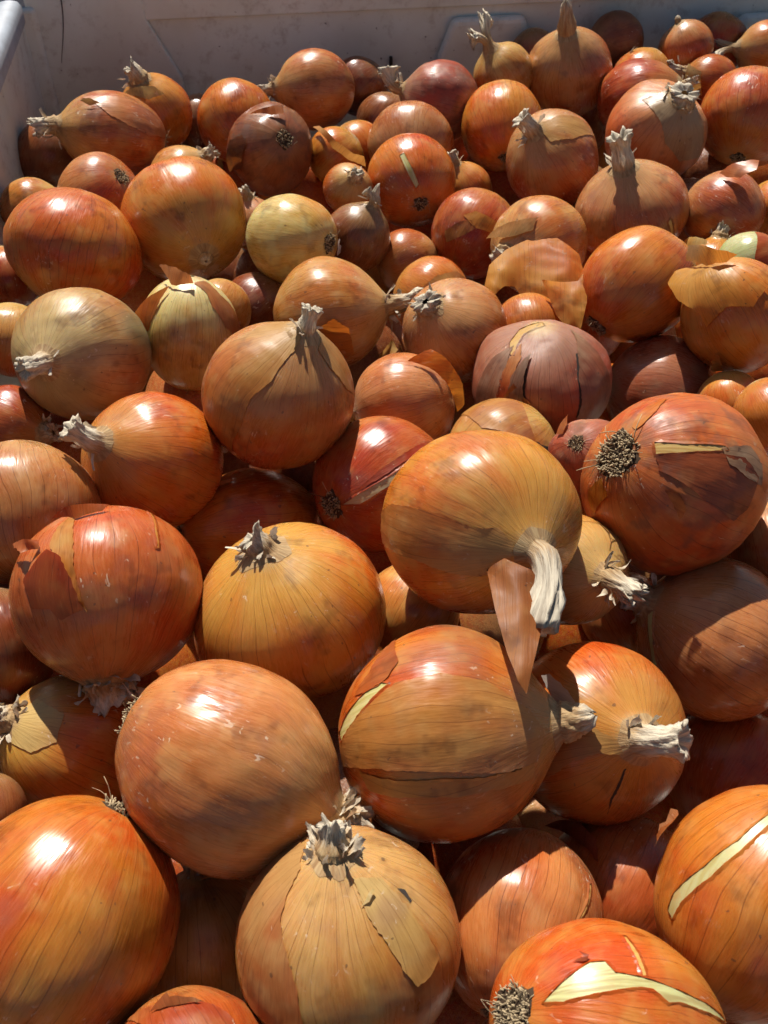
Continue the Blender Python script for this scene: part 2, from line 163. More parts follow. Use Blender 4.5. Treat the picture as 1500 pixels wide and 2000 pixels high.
PATCHES=[
('A','skin','pink',[(0.171,0.704,0.690,1.00),(0.699,0.584,0.413,1.00),(0.895,0.400,0.197,1.00),(0.964,0.234,-0.127,1.00),(0.846,0.075,-0.528,1.00),(0.432,0.072,-0.899,1.00),(0.276,0.307,-0.911,1.00),(0.439,0.613,-0.657,1.00),(0.547,0.792,-0.270,1.00),(0.500,0.863,0.076,1.00),(0.470,0.810,0.351,1.00)]),
('A','flap','pale',[(0.458,0.592,0.663,1.08),(0.568,0.643,0.514,1.12),(0.690,0.629,0.359,1.03),(0.660,0.531,0.531,1.03)]),
('B','flap','pale',[(-0.003,-0.537,0.843,1.06),(0.242,-0.199,0.950,1.12),(0.444,0.213,0.871,1.12),(0.615,0.355,0.704,1.08),(0.617,-0.033,0.786,1.03)]),
('E','flap','pink',[(0.134,0.882,-0.452,1.02),(-0.033,0.773,-0.634,1.12),(-0.414,0.520,-0.747,1.16),(-0.308,0.413,-0.857,1.10),(-0.124,0.567,-0.814,1.04)]),
('E','flap','dirty',[(0.740,0.648,-0.178,1.06),(0.588,0.622,-0.517,1.03),(0.668,0.422,-0.613,1.04),(0.956,0.073,-0.283,1.03),(0.961,0.165,0.221,1.08)]),
('e2','flap','palepeel',[(0.152,-0.987,0.042,1.23),(0.358,-0.900,0.249,1.20),(0.864,-0.292,0.410,1.30),(0.812,0.242,0.531,1.40),(0.629,0.439,0.642,1.45),(0.553,0.659,0.510,1.40),(0.878,0.302,0.371,1.25),(0.940,-0.226,0.255,1.10)]),
('G','bare','bare',[(0.902,0.030,-0.430,1.00),(0.897,0.138,-0.420,1.00),(0.669,0.149,-0.728,1.00),(0.378,0.129,-0.917,1.00),(0.341,0.037,-0.939,1.00),(0.622,0.020,-0.783,1.00)]),
('N','skin','greyskin',[(0.301,-0.589,0.750,1.00),(0.011,-0.310,0.951,1.00),(-0.132,0.148,0.980,1.00),(-0.133,0.685,0.716,1.00),(0.013,0.977,0.214,1.00),(0.587,0.742,0.323,1.00),(0.731,0.262,0.630,1.00),(0.547,-0.079,0.833,1.00)]),
('P','flap','pale',[(0.241,-0.051,0.969,1.10),(0.213,0.282,0.936,1.20),(0.706,0.232,0.669,1.10),(0.805,-0.460,0.375,1.06),(0.515,-0.691,0.508,1.08)]),
('S','skin','tanskin',[(-0.032,0.074,0.997,1.00),(-0.080,0.573,0.816,1.00),(-0.020,0.940,0.340,1.00),(0.222,0.974,-0.051,1.01),(0.524,0.551,0.650,1.00),(0.416,0.169,0.894,1.00)]),
('T','bare','palepeel',[(0.807,0.544,0.231,1.00),(0.761,0.593,0.263,1.00),(0.777,0.620,-0.110,1.00),(0.644,0.531,-0.551,1.00),(0.730,0.522,-0.442,1.00)]),
('U','flap','pink',[(0.616,0.631,0.471,1.10),(0.560,0.778,0.285,1.30),(0.404,0.912,-0.071,1.50),(0.599,0.786,-0.153,1.50),(0.755,0.656,-0.018,1.25),(0.729,0.636,0.253,1.10)]),
('V','skin','red',[(0.295,0.879,-0.376,1.00),(0.209,0.629,-0.749,1.00),(0.412,-0.624,-0.664,1.00),(0.885,-0.439,0.152,1.00),(0.977,0.204,-0.068,1.00)]),
('Y','skin','tanskin',[(0.600,-0.603,-0.526,1.00),(0.888,-0.393,-0.241,1.00),(0.970,-0.204,-0.133,1.00),(0.973,-0.012,-0.230,1.00),(0.830,-0.219,-0.512,1.00),(0.560,-0.434,-0.705,1.00)]),
('Y','skin','gold',[(0.905,-0.412,-0.101,1.00),(0.973,-0.209,0.099,1.00),(0.877,0.453,0.159,1.00),(0.932,0.339,-0.126,1.00),(0.973,-0.012,-0.230,1.00),(0.954,-0.243,-0.176,1.00)]),
('Z','sheet','amber',[(0.694,0.234,0.571,-0.010,0.271),(0.831,0.112,0.435,0.229,0.240),(1.212,-0.509,0.367,0.802,-0.229),(1.417,-1.086,0.691,0.969,-0.854),(1.318,-0.995,0.924,0.698,-0.875),(1.131,-1.007,1.404,0.229,-1.115),(0.894,-0.852,1.731,-0.240,-1.146),(0.715,-0.514,1.722,-0.500,-0.854),(0.637,-0.449,1.897,-0.708,-0.875),(0.513,-0.546,2.194,-0.969,-1.115),(0.365,-0.276,2.102,-1.115,-0.854),(0.330,0.034,1.763,-1.021,-0.438),(0.388,0.155,1.241,-0.656,-0.125)]),
('Z','sheet','amber',[(1.258,-0.613,1.547,0.052,-0.729),(1.635,-0.872,1.043,0.802,-0.698),(1.663,-0.737,0.723,0.990,-0.438),(1.782,-1.306,1.225,0.969,-1.167),(1.758,-1.674,1.581,0.854,-1.688),(1.595,-1.555,1.729,0.573,-1.667),(1.432,-1.254,1.713,0.333,-1.396)]),
('Z','flap','tan',[(-0.323,0.461,0.826,1.14),(0.008,0.582,0.813,1.08),(0.486,0.547,0.681,1.03),(0.718,0.476,0.508,1.01),(0.649,0.295,0.701,1.02),(0.388,0.306,0.869,1.05),(0.132,0.328,0.935,1.09)]),
('AB','flap','amber',[(0.728,0.608,0.316,1.04),(0.607,0.374,0.701,1.05),(0.354,0.238,0.905,1.08),(0.032,-0.197,0.980,1.14),(-0.016,-0.433,0.901,1.35),(0.049,-0.564,0.824,1.38),(0.436,-0.602,0.669,1.26),(0.641,-0.533,0.552,1.20),(0.746,-0.489,0.452,1.10),(0.824,-0.522,0.221,1.03),(0.923,-0.088,0.374,1.02),(0.948,0.262,0.181,1.02)]),
('AB','flap','amber',[(0.002,-0.254,0.967,1.32),(-0.033,-0.119,0.992,1.49),(0.407,0.137,0.903,1.36),(0.440,0.364,0.821,1.20),(0.450,0.215,0.867,1.10),(0.370,-0.063,0.927,1.16)]),
('AC','flap','pale',[(0.488,-0.831,0.267,1.10),(0.091,-0.883,0.460,1.28),(0.144,-0.729,0.669,1.31),(0.667,-0.279,0.691,1.25),(0.735,-0.289,0.613,1.20),(0.511,-0.701,0.497,1.12)]),
('AE','skin','tanskin',[(0.999,-0.041,0.012,1.00),(0.870,0.472,-0.146,1.00),(0.427,0.822,-0.377,1.00),(-0.134,0.756,-0.641,1.00),(0.214,0.436,-0.874,1.00),(0.817,0.027,-0.576,1.00)]),
('AG','flap','orange',[(0.976,0.195,-0.101,1.02),(0.985,0.074,0.157,1.08),(0.898,0.245,0.364,1.10),(0.624,0.683,0.380,1.06),(0.610,0.766,0.203,1.03),(0.764,0.645,-0.032,1.02)]),
('AP','flap','orange',[(0.478,-0.877,-0.037,1.00),(0.112,-0.952,0.284,1.13),(0.359,-0.643,0.676,1.12),(0.354,-0.394,0.848,1.06),(0.533,-0.622,0.574,1.02),(0.577,-0.780,0.241,1.00)]),
('AP','flap','pink',[(-0.096,-0.498,0.862,1.27),(0.166,-0.351,0.922,1.28),(0.377,-0.032,0.926,1.20),(0.395,0.023,0.918,1.06),(0.399,-0.278,0.874,1.05),(0.350,-0.358,0.866,1.06)]),
('AP','skin','red',[(0.314,0.024,0.949,1.00),(0.146,0.239,0.960,1.00),(0.314,0.542,0.780,1.00),(0.058,0.976,0.212,1.01),(0.210,0.957,-0.198,1.01),(0.663,0.659,0.355,1.00),(0.639,0.368,0.676,1.00),(0.472,0.263,0.841,1.00)]),
('AR','skin','tanskin',[(0.010,0.010,1.000,1.00),(0.340,-0.021,0.940,1.00),(0.586,-0.128,0.800,1.00),(0.724,-0.158,0.671,1.00),(0.862,-0.313,0.400,1.00),(0.952,-0.301,0.048,1.00),(0.813,-0.303,-0.498,1.00),(0.704,-0.559,-0.439,1.00),(0.515,-0.845,-0.143,1.00),(0.292,-0.908,0.300,1.00),(0.073,-0.727,0.683,1.00),(-0.196,-0.430,0.881,1.00),(-0.196,-0.141,0.970,1.00)]),
('AR','skin','tanskin',[(-0.111,0.155,0.982,1.00),(-0.254,0.417,0.873,1.00),(-0.127,0.753,0.646,1.00),(-0.060,0.908,0.415,1.00),(0.210,0.736,0.643,1.00),(0.252,0.438,0.863,1.00),(0.182,0.240,0.954,1.00)]),
('AU','flap','amber',[(0.600,0.745,-0.290,1.05),(0.364,0.723,-0.587,1.28),(0.355,0.535,-0.767,1.32),(0.276,0.139,-0.951,1.32),(0.227,-0.157,-0.961,1.26),(0.287,-0.275,-0.918,1.14),(0.345,0.027,-0.938,1.10),(0.498,0.469,-0.730,1.08),(0.565,0.651,-0.507,1.04)]),
('AV','crack','dark',[(0.962,-0.228,0.150,1.00),(0.856,-0.251,0.452,1.00),(0.695,-0.205,0.689,1.00),(0.604,-0.163,0.781,1.00),(0.742,-0.178,0.647,1.00),(0.883,-0.203,0.423,1.00),(0.971,-0.179,0.155,1.00)]),
('AV','crack','dark',[(0.879,0.469,-0.086,1.00),(0.710,0.497,0.499,1.00),(0.425,0.484,0.765,1.00),(0.408,0.519,0.751,1.00),(0.697,0.525,0.489,1.00),(0.857,0.505,-0.105,1.00)]),
('AV','skin','dustskin',[(0.394,-0.892,-0.219,1.00),(0.395,-0.897,0.196,1.00),(0.307,-0.693,0.652,1.00),(0.286,-0.373,0.883,1.00),(0.553,-0.458,0.696,1.00),(0.749,-0.594,0.294,1.00),(0.680,-0.647,-0.346,1.00),(0.473,-0.765,-0.436,1.00)]),
('AV','skin','red',[(0.776,-0.631,0.026,1.00),(0.672,-0.568,0.475,1.00),(0.432,-0.387,0.815,1.00),(0.295,-0.259,0.920,1.00),(0.549,-0.260,0.794,1.00),(0.756,-0.389,0.527,1.00),(0.859,-0.506,0.083,1.00)]),
('AV','flap','dustskin',[(0.880,-0.464,0.103,1.01),(0.713,-0.380,0.589,1.02),(0.571,-0.204,0.795,1.03),(0.521,-0.116,0.845,1.03),(0.741,-0.198,0.642,1.04),(0.941,-0.231,0.249,1.04),(0.982,-0.185,0.034,1.02)]),
('AV','bare','goldpeel',[(0.435,-0.415,0.799,1.00),(0.178,-0.439,0.881,1.00),(-0.063,-0.304,0.950,1.00),(-0.111,0.039,0.993,1.00),(0.002,0.053,0.999,1.00),(0.114,-0.231,0.966,1.00),(0.305,-0.330,0.893,1.00),(0.474,-0.358,0.804,1.00)]),
('AV','skin','dustskin',[(-0.044,0.428,0.903,1.00),(0.122,0.741,0.660,1.00),(0.309,0.940,0.146,1.00),(0.389,0.876,-0.286,1.00),(0.545,0.672,-0.502,1.00),(0.871,0.470,-0.141,1.00),(0.703,0.511,0.494,1.00),(0.415,0.505,0.757,1.00)]),
('AV','flap','copper',[(0.817,-0.495,0.296,1.01),(0.783,-0.343,0.518,1.03),(0.962,-0.113,0.250,1.02),(0.970,-0.184,0.160,1.01)]),
('AY','skin','tanskin',[(0.094,-0.974,-0.205,1.00),(0.168,-0.977,0.133,1.00),(0.276,-0.832,0.482,1.03),(0.493,-0.516,0.701,1.00),(0.832,-0.153,0.533,1.00),(0.887,0.175,0.426,1.00),(0.970,-0.181,0.162,1.00),(0.801,-0.578,-0.153,1.00)]),
('AY','crack','palepeel',[(0.876,0.119,0.468,1.00),(0.831,0.224,0.509,1.00),(0.631,0.384,0.674,1.00),(0.663,0.423,0.618,1.00),(0.825,0.290,0.485,1.00)]),
('AZ','flap','copper',[(-0.591,0.184,-0.785,1.06),(-0.769,-0.083,-0.634,1.14),(-0.762,-0.319,-0.563,1.21),(-0.532,-0.150,-0.833,1.10),(-0.459,0.066,-0.886,1.04)]),
('BA','bare','goldpeel',[(0.311,-0.274,-0.910,1.00),(0.532,-0.396,-0.749,1.00),(0.714,-0.570,-0.406,1.00),(0.756,-0.542,-0.366,1.00),(0.701,-0.442,-0.560,1.00),(0.557,-0.291,-0.778,1.00),(0.400,-0.169,-0.901,1.00)]),
('BA','skin','gold',[(-0.016,-0.316,-0.949,1.00),(-0.103,-0.546,-0.831,1.00),(-0.180,-0.736,-0.653,1.00),(-0.071,-0.757,-0.649,1.00),(0.061,-0.564,-0.823,1.00),(0.085,-0.396,-0.914,1.00),(0.054,-0.302,-0.952,1.00)]),
('BA','skin','dirtskin',[(0.396,-0.167,-0.903,1.00),(0.732,-0.446,-0.516,1.00),(0.816,-0.548,-0.182,1.00),(0.892,-0.446,0.077,1.00),(0.994,-0.076,0.079,1.00),(0.995,0.093,-0.046,1.00),(0.907,0.035,-0.420,1.00),(0.687,-0.036,-0.725,1.00),(0.509,-0.038,-0.860,1.00)]),
('BA','skin','greyskin',[(0.714,-0.529,-0.459,1.00),(0.717,-0.694,-0.070,1.00),(0.804,-0.580,0.133,1.00),(0.911,-0.371,0.181,1.00),(0.924,-0.373,-0.084,1.00),(0.835,-0.417,-0.360,1.00)]),
('BA','flap','dirty',[(0.718,0.216,-0.662,1.01),(0.621,0.119,-0.775,1.02),(0.725,0.074,-0.685,1.04),(0.804,0.193,-0.563,1.05),(0.774,0.322,-0.544,1.02)]),
('BA','flap','gold',[(-0.244,0.479,-0.843,1.00),(-0.159,0.703,-0.693,1.01),(0.120,0.412,-0.903,1.04),(-0.014,0.280,-0.960,1.03)]),
('BB','skin','tanskin',[(0.875,0.279,-0.396,1.03),(0.981,0.157,-0.110,1.00),(0.978,0.113,0.174,1.00),(0.849,0.045,0.526,1.00),(0.612,0.040,0.790,1.00),(0.428,-0.070,0.901,1.00),(0.258,0.019,0.966,1.00),(0.153,0.286,0.946,1.00),(0.324,0.433,0.841,1.00),(0.573,0.536,0.620,1.00),(0.788,0.558,0.261,1.00),(0.762,0.560,-0.324,1.00)]),
('BB','sheet','flapbrown',[(0.324,0.341,0.843,0.074,-0.447),(0.355,0.235,0.943,0.160,-0.362),(0.311,0.125,0.975,0.266,-0.277),(0.291,0.119,1.146,0.394,-0.330),(0.187,0.127,1.270,0.553,-0.415),(0.007,0.263,1.360,0.691,-0.649),(0.033,0.473,1.525,0.681,-0.915),(0.224,0.679,1.809,0.617,-1.181),(0.323,1.071,2.050,0.500,-1.686),(0.403,1.009,1.967,0.404,-1.553),(0.438,0.833,1.709,0.287,-1.234),(0.443,0.695,1.489,0.207,-0.995),(0.431,0.507,1.220,0.138,-0.702)]),
('BD','bare','greypeel',[(0.232,0.052,-0.971,1.00),(0.514,-0.001,-0.858,1.00),(0.852,-0.071,-0.519,1.00),(0.974,-0.184,0.135,1.00),(0.753,-0.240,0.613,1.00),(0.711,-0.167,0.683,1.02),(0.992,-0.070,0.109,1.00),(0.867,0.046,-0.496,1.00),(0.487,0.142,-0.862,1.00)]),
('BD','skin','red',[(0.452,-0.028,-0.891,1.00),(0.805,-0.208,-0.555,1.00),(0.935,-0.324,0.142,1.00),(0.745,-0.310,0.591,1.03),(0.968,-0.195,-0.159,1.00),(0.768,-0.091,-0.633,1.00)]),
('BF','flap','pink',[(0.225,-0.481,-0.847,1.03),(0.362,-0.545,-0.756,1.10),(0.505,-0.686,-0.523,1.10),(0.553,-0.771,-0.315,1.04),(0.561,-0.743,-0.364,1.01),(0.471,-0.619,-0.628,1.02)]),
('BI','skin','gold',[(0.752,0.527,-0.397,1.00),(0.605,0.427,-0.672,1.00),(0.511,0.282,-0.812,1.00),(0.881,0.292,-0.371,1.00),(0.953,0.291,-0.078,1.00),(0.952,0.236,0.195,1.00),(0.907,0.173,0.384,1.00),(0.937,0.321,0.135,1.00),(0.877,0.454,-0.155,1.00)]),
('BI','flap','red',[(0.774,0.542,-0.326,1.02),(0.879,0.421,-0.224,1.03),(0.951,0.306,0.036,1.04),(0.917,0.203,0.342,1.05),(0.811,0.398,0.428,1.05),(0.803,0.507,0.313,1.03),(0.653,0.703,0.282,1.01),(0.628,0.777,-0.052,1.01)]),
('BI','flap','pink',[(0.322,0.829,-0.458,1.10),(0.637,0.657,-0.403,1.15),(0.655,0.611,-0.445,1.04),(0.714,0.611,-0.342,1.02),(0.661,0.668,-0.342,1.05),(0.638,0.717,-0.279,1.12)]),
('BI','flap','red',[(0.364,0.521,-0.772,1.03),(0.594,0.307,-0.743,1.14),(0.608,-0.043,-0.793,1.06),(0.664,0.029,-0.747,1.02),(0.671,0.275,-0.689,1.01)]),
('BI','bare','tanskin',[(0.370,-0.412,-0.833,1.01),(0.336,-0.440,-0.833,1.02),(0.715,-0.479,-0.510,1.00),(0.826,-0.489,-0.280,1.00),(0.839,-0.468,-0.278,1.00),(0.735,-0.452,-0.505,1.00)]),
('BL','skin','oliveskin',[(0.399,0.023,-0.917,1.00),(0.729,-0.208,-0.652,1.00),(0.834,-0.465,-0.296,1.00),(0.850,-0.514,0.115,1.00),(0.732,-0.411,0.543,1.00),(0.479,-0.139,0.867,1.00),(0.327,0.072,0.942,1.00),(0.395,0.335,0.856,1.00),(0.744,0.390,0.543,1.00),(0.946,0.322,0.041,1.00),(0.834,0.248,-0.493,1.00),(0.380,0.224,-0.898,1.00)]),
('BL','skin','red',[(0.575,-0.408,-0.709,1.00),(0.558,-0.618,-0.554,1.00),(0.201,-0.924,-0.325,1.01),(0.691,-0.674,-0.259,1.00),(0.769,-0.532,-0.353,1.00),(0.764,-0.460,-0.452,1.00),(0.693,-0.421,-0.586,1.00)]),
('BL','bare','bare',[(0.378,-0.085,-0.922,1.00),(0.575,-0.288,-0.766,1.00),(0.693,-0.421,-0.586,1.00),(0.764,-0.493,-0.417,1.00),(0.813,-0.470,-0.344,1.00),(0.774,-0.323,-0.544,1.00),(0.683,-0.177,-0.709,1.00),(0.470,0.001,-0.883,1.00)]),
('BL','skin','tanskin',[(0.664,0.260,-0.701,1.00),(0.924,0.382,0.033,1.00),(0.708,0.396,0.585,1.00),(0.415,0.333,0.847,1.00),(0.390,0.464,0.795,1.00),(0.729,0.525,0.440,1.00),(0.841,0.516,-0.162,1.00),(0.638,0.444,-0.629,1.00)]),
('BM','skin','tanskin',[(0.835,0.206,0.510,1.00),(0.852,-0.062,0.520,1.00),(0.687,-0.128,0.715,1.00),(0.465,-0.043,0.884,1.00),(0.232,0.045,0.972,1.00),(0.141,0.161,0.977,1.00),(0.379,0.205,0.902,1.00),(0.576,0.329,0.748,1.00),(0.691,0.567,0.449,1.00),(0.815,0.495,0.302,1.00)]),
('BM','crack','dark',[(0.104,0.305,0.947,1.00),(0.084,0.296,0.951,1.00),(0.075,0.477,0.876,1.00),(0.079,0.651,0.755,1.00),(0.016,0.818,0.575,1.00),(0.105,0.644,0.758,1.00),(0.106,0.471,0.876,1.00)]),
('BM','flap','grey',[(0.806,-0.407,0.430,1.16),(0.755,-0.427,0.497,1.18),(0.660,-0.317,0.681,1.14),(0.591,-0.187,0.785,1.06),(0.597,-0.056,0.800,1.02),(0.672,-0.100,0.734,1.03),(0.774,-0.249,0.582,1.10)]),
('BN','bare','green',[(0.178,-0.056,0.982,1.00),(0.255,-0.033,0.966,1.00),(0.366,-0.343,0.865,1.00),(0.420,-0.590,0.690,1.00),(0.389,-0.797,0.462,1.00),(0.309,-0.837,0.452,1.00),(0.348,-0.641,0.684,1.00),(0.300,-0.395,0.868,1.00)]),
('BP','skin','palepeel',[(0.112,0.075,0.991,1.00),(0.251,0.379,0.891,1.00),(0.710,0.313,0.630,1.00),(0.796,-0.049,0.604,1.00),(0.572,-0.275,0.773,1.00),(0.269,-0.236,0.934,1.00)]),
('BR','skin','copper',[(-0.408,-0.302,0.862,1.00),(-0.168,-0.236,0.957,1.00),(0.072,-0.299,0.951,1.00),(0.236,-0.455,0.859,1.00),(0.391,-0.535,0.749,1.00),(0.599,-0.509,0.618,1.00),(0.783,-0.463,0.415,1.00),(0.887,-0.441,0.139,1.00),(0.719,-0.694,-0.036,1.00),(0.438,-0.899,-0.003,1.00),(0.131,-0.954,0.269,1.00),(-0.222,-0.847,0.482,1.01),(-0.448,-0.578,0.682,1.01)]),
('BR','skin','palepeel',[(0.283,0.116,0.952,1.00),(0.275,0.362,0.891,1.00),(0.506,0.567,0.650,1.00),(0.635,0.711,0.303,1.00),(0.747,0.617,0.246,1.00),(0.828,0.502,0.248,1.00),(0.817,0.423,0.392,1.00),(0.731,0.329,0.598,1.00),(0.571,0.201,0.796,1.00)]),
('BR','flap','pale',[(0.503,0.151,0.851,1.00),(0.382,0.265,0.885,1.03),(0.398,0.276,0.875,1.04),(0.474,0.225,0.851,1.02)]),
('BR','crack','dark',[(0.332,0.483,0.810,1.00),(0.325,0.543,0.774,1.00),(0.396,0.583,0.710,1.00),(0.421,0.565,0.709,1.00),(0.371,0.526,0.765,1.00)]),
('BS','bare','palepeel',[(0.746,0.655,-0.121,1.00),(0.763,0.632,-0.134,1.00),(0.691,0.704,0.163,1.00),(0.600,0.696,0.395,1.00),(0.545,0.722,0.427,1.00),(0.653,0.736,0.177,1.00)]),
('BT','flap','mauve',[(0.224,-0.964,0.144,1.23),(0.293,-0.923,0.248,1.17),(0.710,-0.677,0.192,1.16),(0.906,-0.421,0.034,1.18),(0.932,-0.308,-0.190,1.12),(0.870,-0.490,-0.064,1.08),(0.548,-0.828,0.119,1.02)]),
('BU','bare','bare',[(0.660,0.649,0.378,1.00),(0.709,0.670,0.221,1.00),(0.825,0.553,-0.112,1.00),(0.793,0.423,-0.439,1.00),(0.621,0.327,-0.712,1.00),(0.355,0.235,-0.905,1.00),(0.503,0.191,-0.843,1.00),(0.704,0.273,-0.655,1.00),(0.853,0.359,-0.380,1.00),(0.886,0.455,-0.086,1.00),(0.794,0.564,0.227,1.00),(0.701,0.573,0.425,1.00)]),
('BV','bare','bare',[(0.325,-0.122,-0.938,1.00),(0.445,-0.346,-0.826,1.00),(0.519,-0.525,-0.674,1.00),(0.593,-0.561,-0.579,1.00),(0.685,-0.493,-0.536,1.00),(0.800,-0.508,-0.319,1.00),(0.853,-0.498,-0.153,1.00),(0.872,-0.466,0.149,1.00),(0.723,-0.361,0.590,1.00),(0.723,-0.316,0.615,1.00),(0.906,-0.369,0.207,1.00),(0.921,-0.387,-0.043,1.00),(0.922,-0.356,-0.154,1.00),(0.858,-0.431,-0.279,1.00),(0.823,-0.423,-0.379,1.00),(0.707,-0.317,-0.632,1.00),(0.490,-0.166,-0.856,1.00)]),
('BV','bare','palepeel',[(0.457,-0.824,-0.333,1.00),(0.466,-0.833,-0.298,1.00),(0.645,-0.706,-0.293,1.00),(0.793,-0.527,-0.305,1.00),(0.789,-0.511,-0.341,1.00),(0.659,-0.670,-0.341,1.00)]),
('BV','flap','red',[(0.416,-0.497,-0.761,1.00),(0.510,-0.517,-0.687,1.02),(0.497,-0.567,-0.657,1.03),(0.426,-0.569,-0.703,1.04),(0.474,-0.547,-0.690,1.02)]),
('BW','flap','pink',[(0.807,-0.116,0.579,1.02),(0.812,0.078,0.578,1.12),(0.819,0.115,0.563,1.14),(0.841,0.122,0.526,1.10),(0.833,0.355,0.424,1.06),(0.825,0.444,0.351,1.02),(0.864,0.147,0.482,1.01)]),
('BW','skin','red',[(0.488,-0.386,0.783,1.03),(0.735,-0.041,0.677,1.00),(0.811,0.368,0.455,1.00),(0.779,0.604,0.165,1.00),(0.737,0.672,-0.076,1.00),(0.967,0.237,0.095,1.00),(0.945,-0.156,0.286,1.00)]),
]
FILL=[(0.027,0.124,0.148,0.036),(0.150,0.521,0.128,0.036),(-0.017,0.204,0.168,0.036),(0.032,0.209,0.124,0.036),(-0.122,0.492,0.160,0.036),(-0.008,0.649,0.152,0.036),(-0.021,0.535,0.160,0.036),(0.036,0.735,0.148,0.036),(0.048,0.308,0.168,0.036),(-0.026,0.264,0.148,0.036),(-0.046,0.429,0.164,0.036),(0.136,0.583,0.164,0.036),(0.081,0.237,0.088,0.036),(0.141,0.246,0.084,0.032),(0.288,0.820,0.152,0.036),(0.017,0.582,0.136,0.036),(-0.107,0.345,0.124,0.036),(0.099,0.336,0.128,0.036),(-0.125,0.226,0.136,0.036),(-0.071,0.768,0.164,0.036),(-0.183,0.635,0.168,0.036),(0.250,0.516,0.168,0.036),(-0.139,0.673,0.140,0.036),(-0.134,0.820,0.148,0.036),(-0.192,0.456,0.160,0.036),(-0.186,0.271,0.152,0.036),(-0.110,0.514,0.096,0.036),(0.100,0.805,0.152,0.036),(0.070,0.868,0.156,0.036),(-0.124,0.283,0.156,0.032),(0.241,0.707,0.168,0.036),(-0.088,0.181,0.160,0.028),(0.138,0.130,0.144,0.036),(-0.026,0.554,0.096,0.036),(0.159,0.351,0.156,0.036),(-0.121,0.407,0.140,0.036),(0.059,0.514,0.156,0.036),(0.346,0.844,0.136,0.036),(0.159,0.747,0.164,0.036),(0.001,0.384,0.136,0.036),(0.185,0.608,0.128,0.036),(0.121,0.406,0.152,0.036),(0.088,0.660,0.152,0.036),(0.159,0.671,0.160,0.036),(-0.062,0.200,0.112,0.036),(0.216,0.917,0.124,0.036),(-0.187,0.244,0.092,0.036),(-0.106,0.129,0.136,0.036),(-0.003,0.319,0.132,0.032),(0.238,0.646,0.112,0.036),(-0.080,0.643,0.156,0.036),(0.043,0.532,0.096,0.036),(-0.165,0.546,0.152,0.036),(-0.220,0.812,0.156,0.036),(-0.202,0.336,0.164,0.036),(-0.039,0.442,0.100,0.036),(0.170,0.299,0.096,0.036),(0.198,0.274,0.136,0.024),(-0.013,0.798,0.136,0.036)]
AROUND=[(-0.161,-0.003,0.209,0.036),(-0.094,0.016,0.216,0.035),(-0.034,0.021,0.206,0.033),(0.038,0.030,0.201,0.035),(0.104,0.034,0.208,0.033),(0.174,0.045,0.209,0.035),(0.245,0.056,0.214,0.034),(0.314,0.068,0.198,0.035),(0.448,0.076,0.204,0.034),(-0.138,0.070,0.198,0.036),(0.201,0.109,0.194,0.034),(0.263,0.119,0.210,0.036),(0.403,0.135,0.216,0.035),(0.469,0.138,0.217,0.035),(-0.182,0.122,0.200,0.035),(0.294,0.179,0.208,0.036),(0.429,0.194,0.207,0.035),(0.251,0.226,0.216,0.036),(0.322,0.242,0.207,0.034),(0.389,0.245,0.218,0.034),(0.463,0.251,0.211,0.036),(0.277,0.294,0.214,0.037),(0.342,0.307,0.210,0.035),(0.413,0.304,0.214,0.033),(0.305,0.358,0.204,0.034),(0.375,0.362,0.192,0.033),(0.440,0.374,0.207,0.033),(0.334,0.420,0.201,0.034),(0.287,0.470,0.206,0.033),(0.360,0.477,0.209,0.034),(0.429,0.487,0.208,0.033),(0.317,0.533,0.214,0.036),(0.391,0.537,0.210,0.036),(0.414,0.601,0.207,0.037),(0.374,0.660,0.207,0.033),(0.399,0.718,0.210,0.034),(0.383,0.829,0.210,0.035),(-0.162,0.017,0.145,0.036),(-0.099,0.036,0.153,0.037),(0.237,0.080,0.148,0.034),(0.380,0.090,0.149,0.034),(0.442,0.101,0.141,0.034),(0.328,0.146,0.157,0.033),(0.398,0.154,0.150,0.034),(0.466,0.163,0.146,0.035),(0.223,0.185,0.155,0.035),(0.353,0.207,0.138,0.035),(0.252,0.249,0.156,0.033),(0.390,0.259,0.149,0.033),(0.279,0.318,0.150,0.037),(0.398,0.444,0.152,0.035),(0.381,0.557,0.144,0.033),(0.348,0.615,0.156,0.034),(0.409,0.621,0.143,0.034),(0.370,0.679,0.143,0.034)]
FLAKES=[(0.1550,0.8378,0.2079,-0.21,-0.90,-0.37,0.0070,'redor','small bright red skin flake below the tall-necked onion'),(-0.1404,0.7951,0.1746,-0.17,-0.68,0.71,0.0060,'pale','pale skin scrap beside the dirty dark red onion, above the large golden onion'),(0.0014,0.5179,0.1839,0.60,-0.47,0.64,0.0090,'pale','cream skin scrap between the long fibrous neck and the orange-pink onion'),(0.1964,0.4595,0.2203,-0.44,-0.82,-0.36,0.0070,'tan','dull skin scrap in the gap under the amber winged onion'),(-0.0679,0.1560,0.2086,0.02,0.58,0.81,0.0060,'pale','white papery scrap under the large peach-coloured onion'),(0.1267,0.3043,0.1909,0.04,-0.38,0.93,0.0060,'tan','small tan skin scrap in the hollow under the muddy onion'),(-0.0312,0.5766,0.2275,0.96,-0.28,0.02,0.0050,'grey','whitish fleck of skin by the dark root of the pale yellow-green onion'),(0.1020,0.1604,0.2409,-0.78,0.58,0.24,0.0060,'pink','pointed orange skin fragment left of the onion with a long white stripe')]

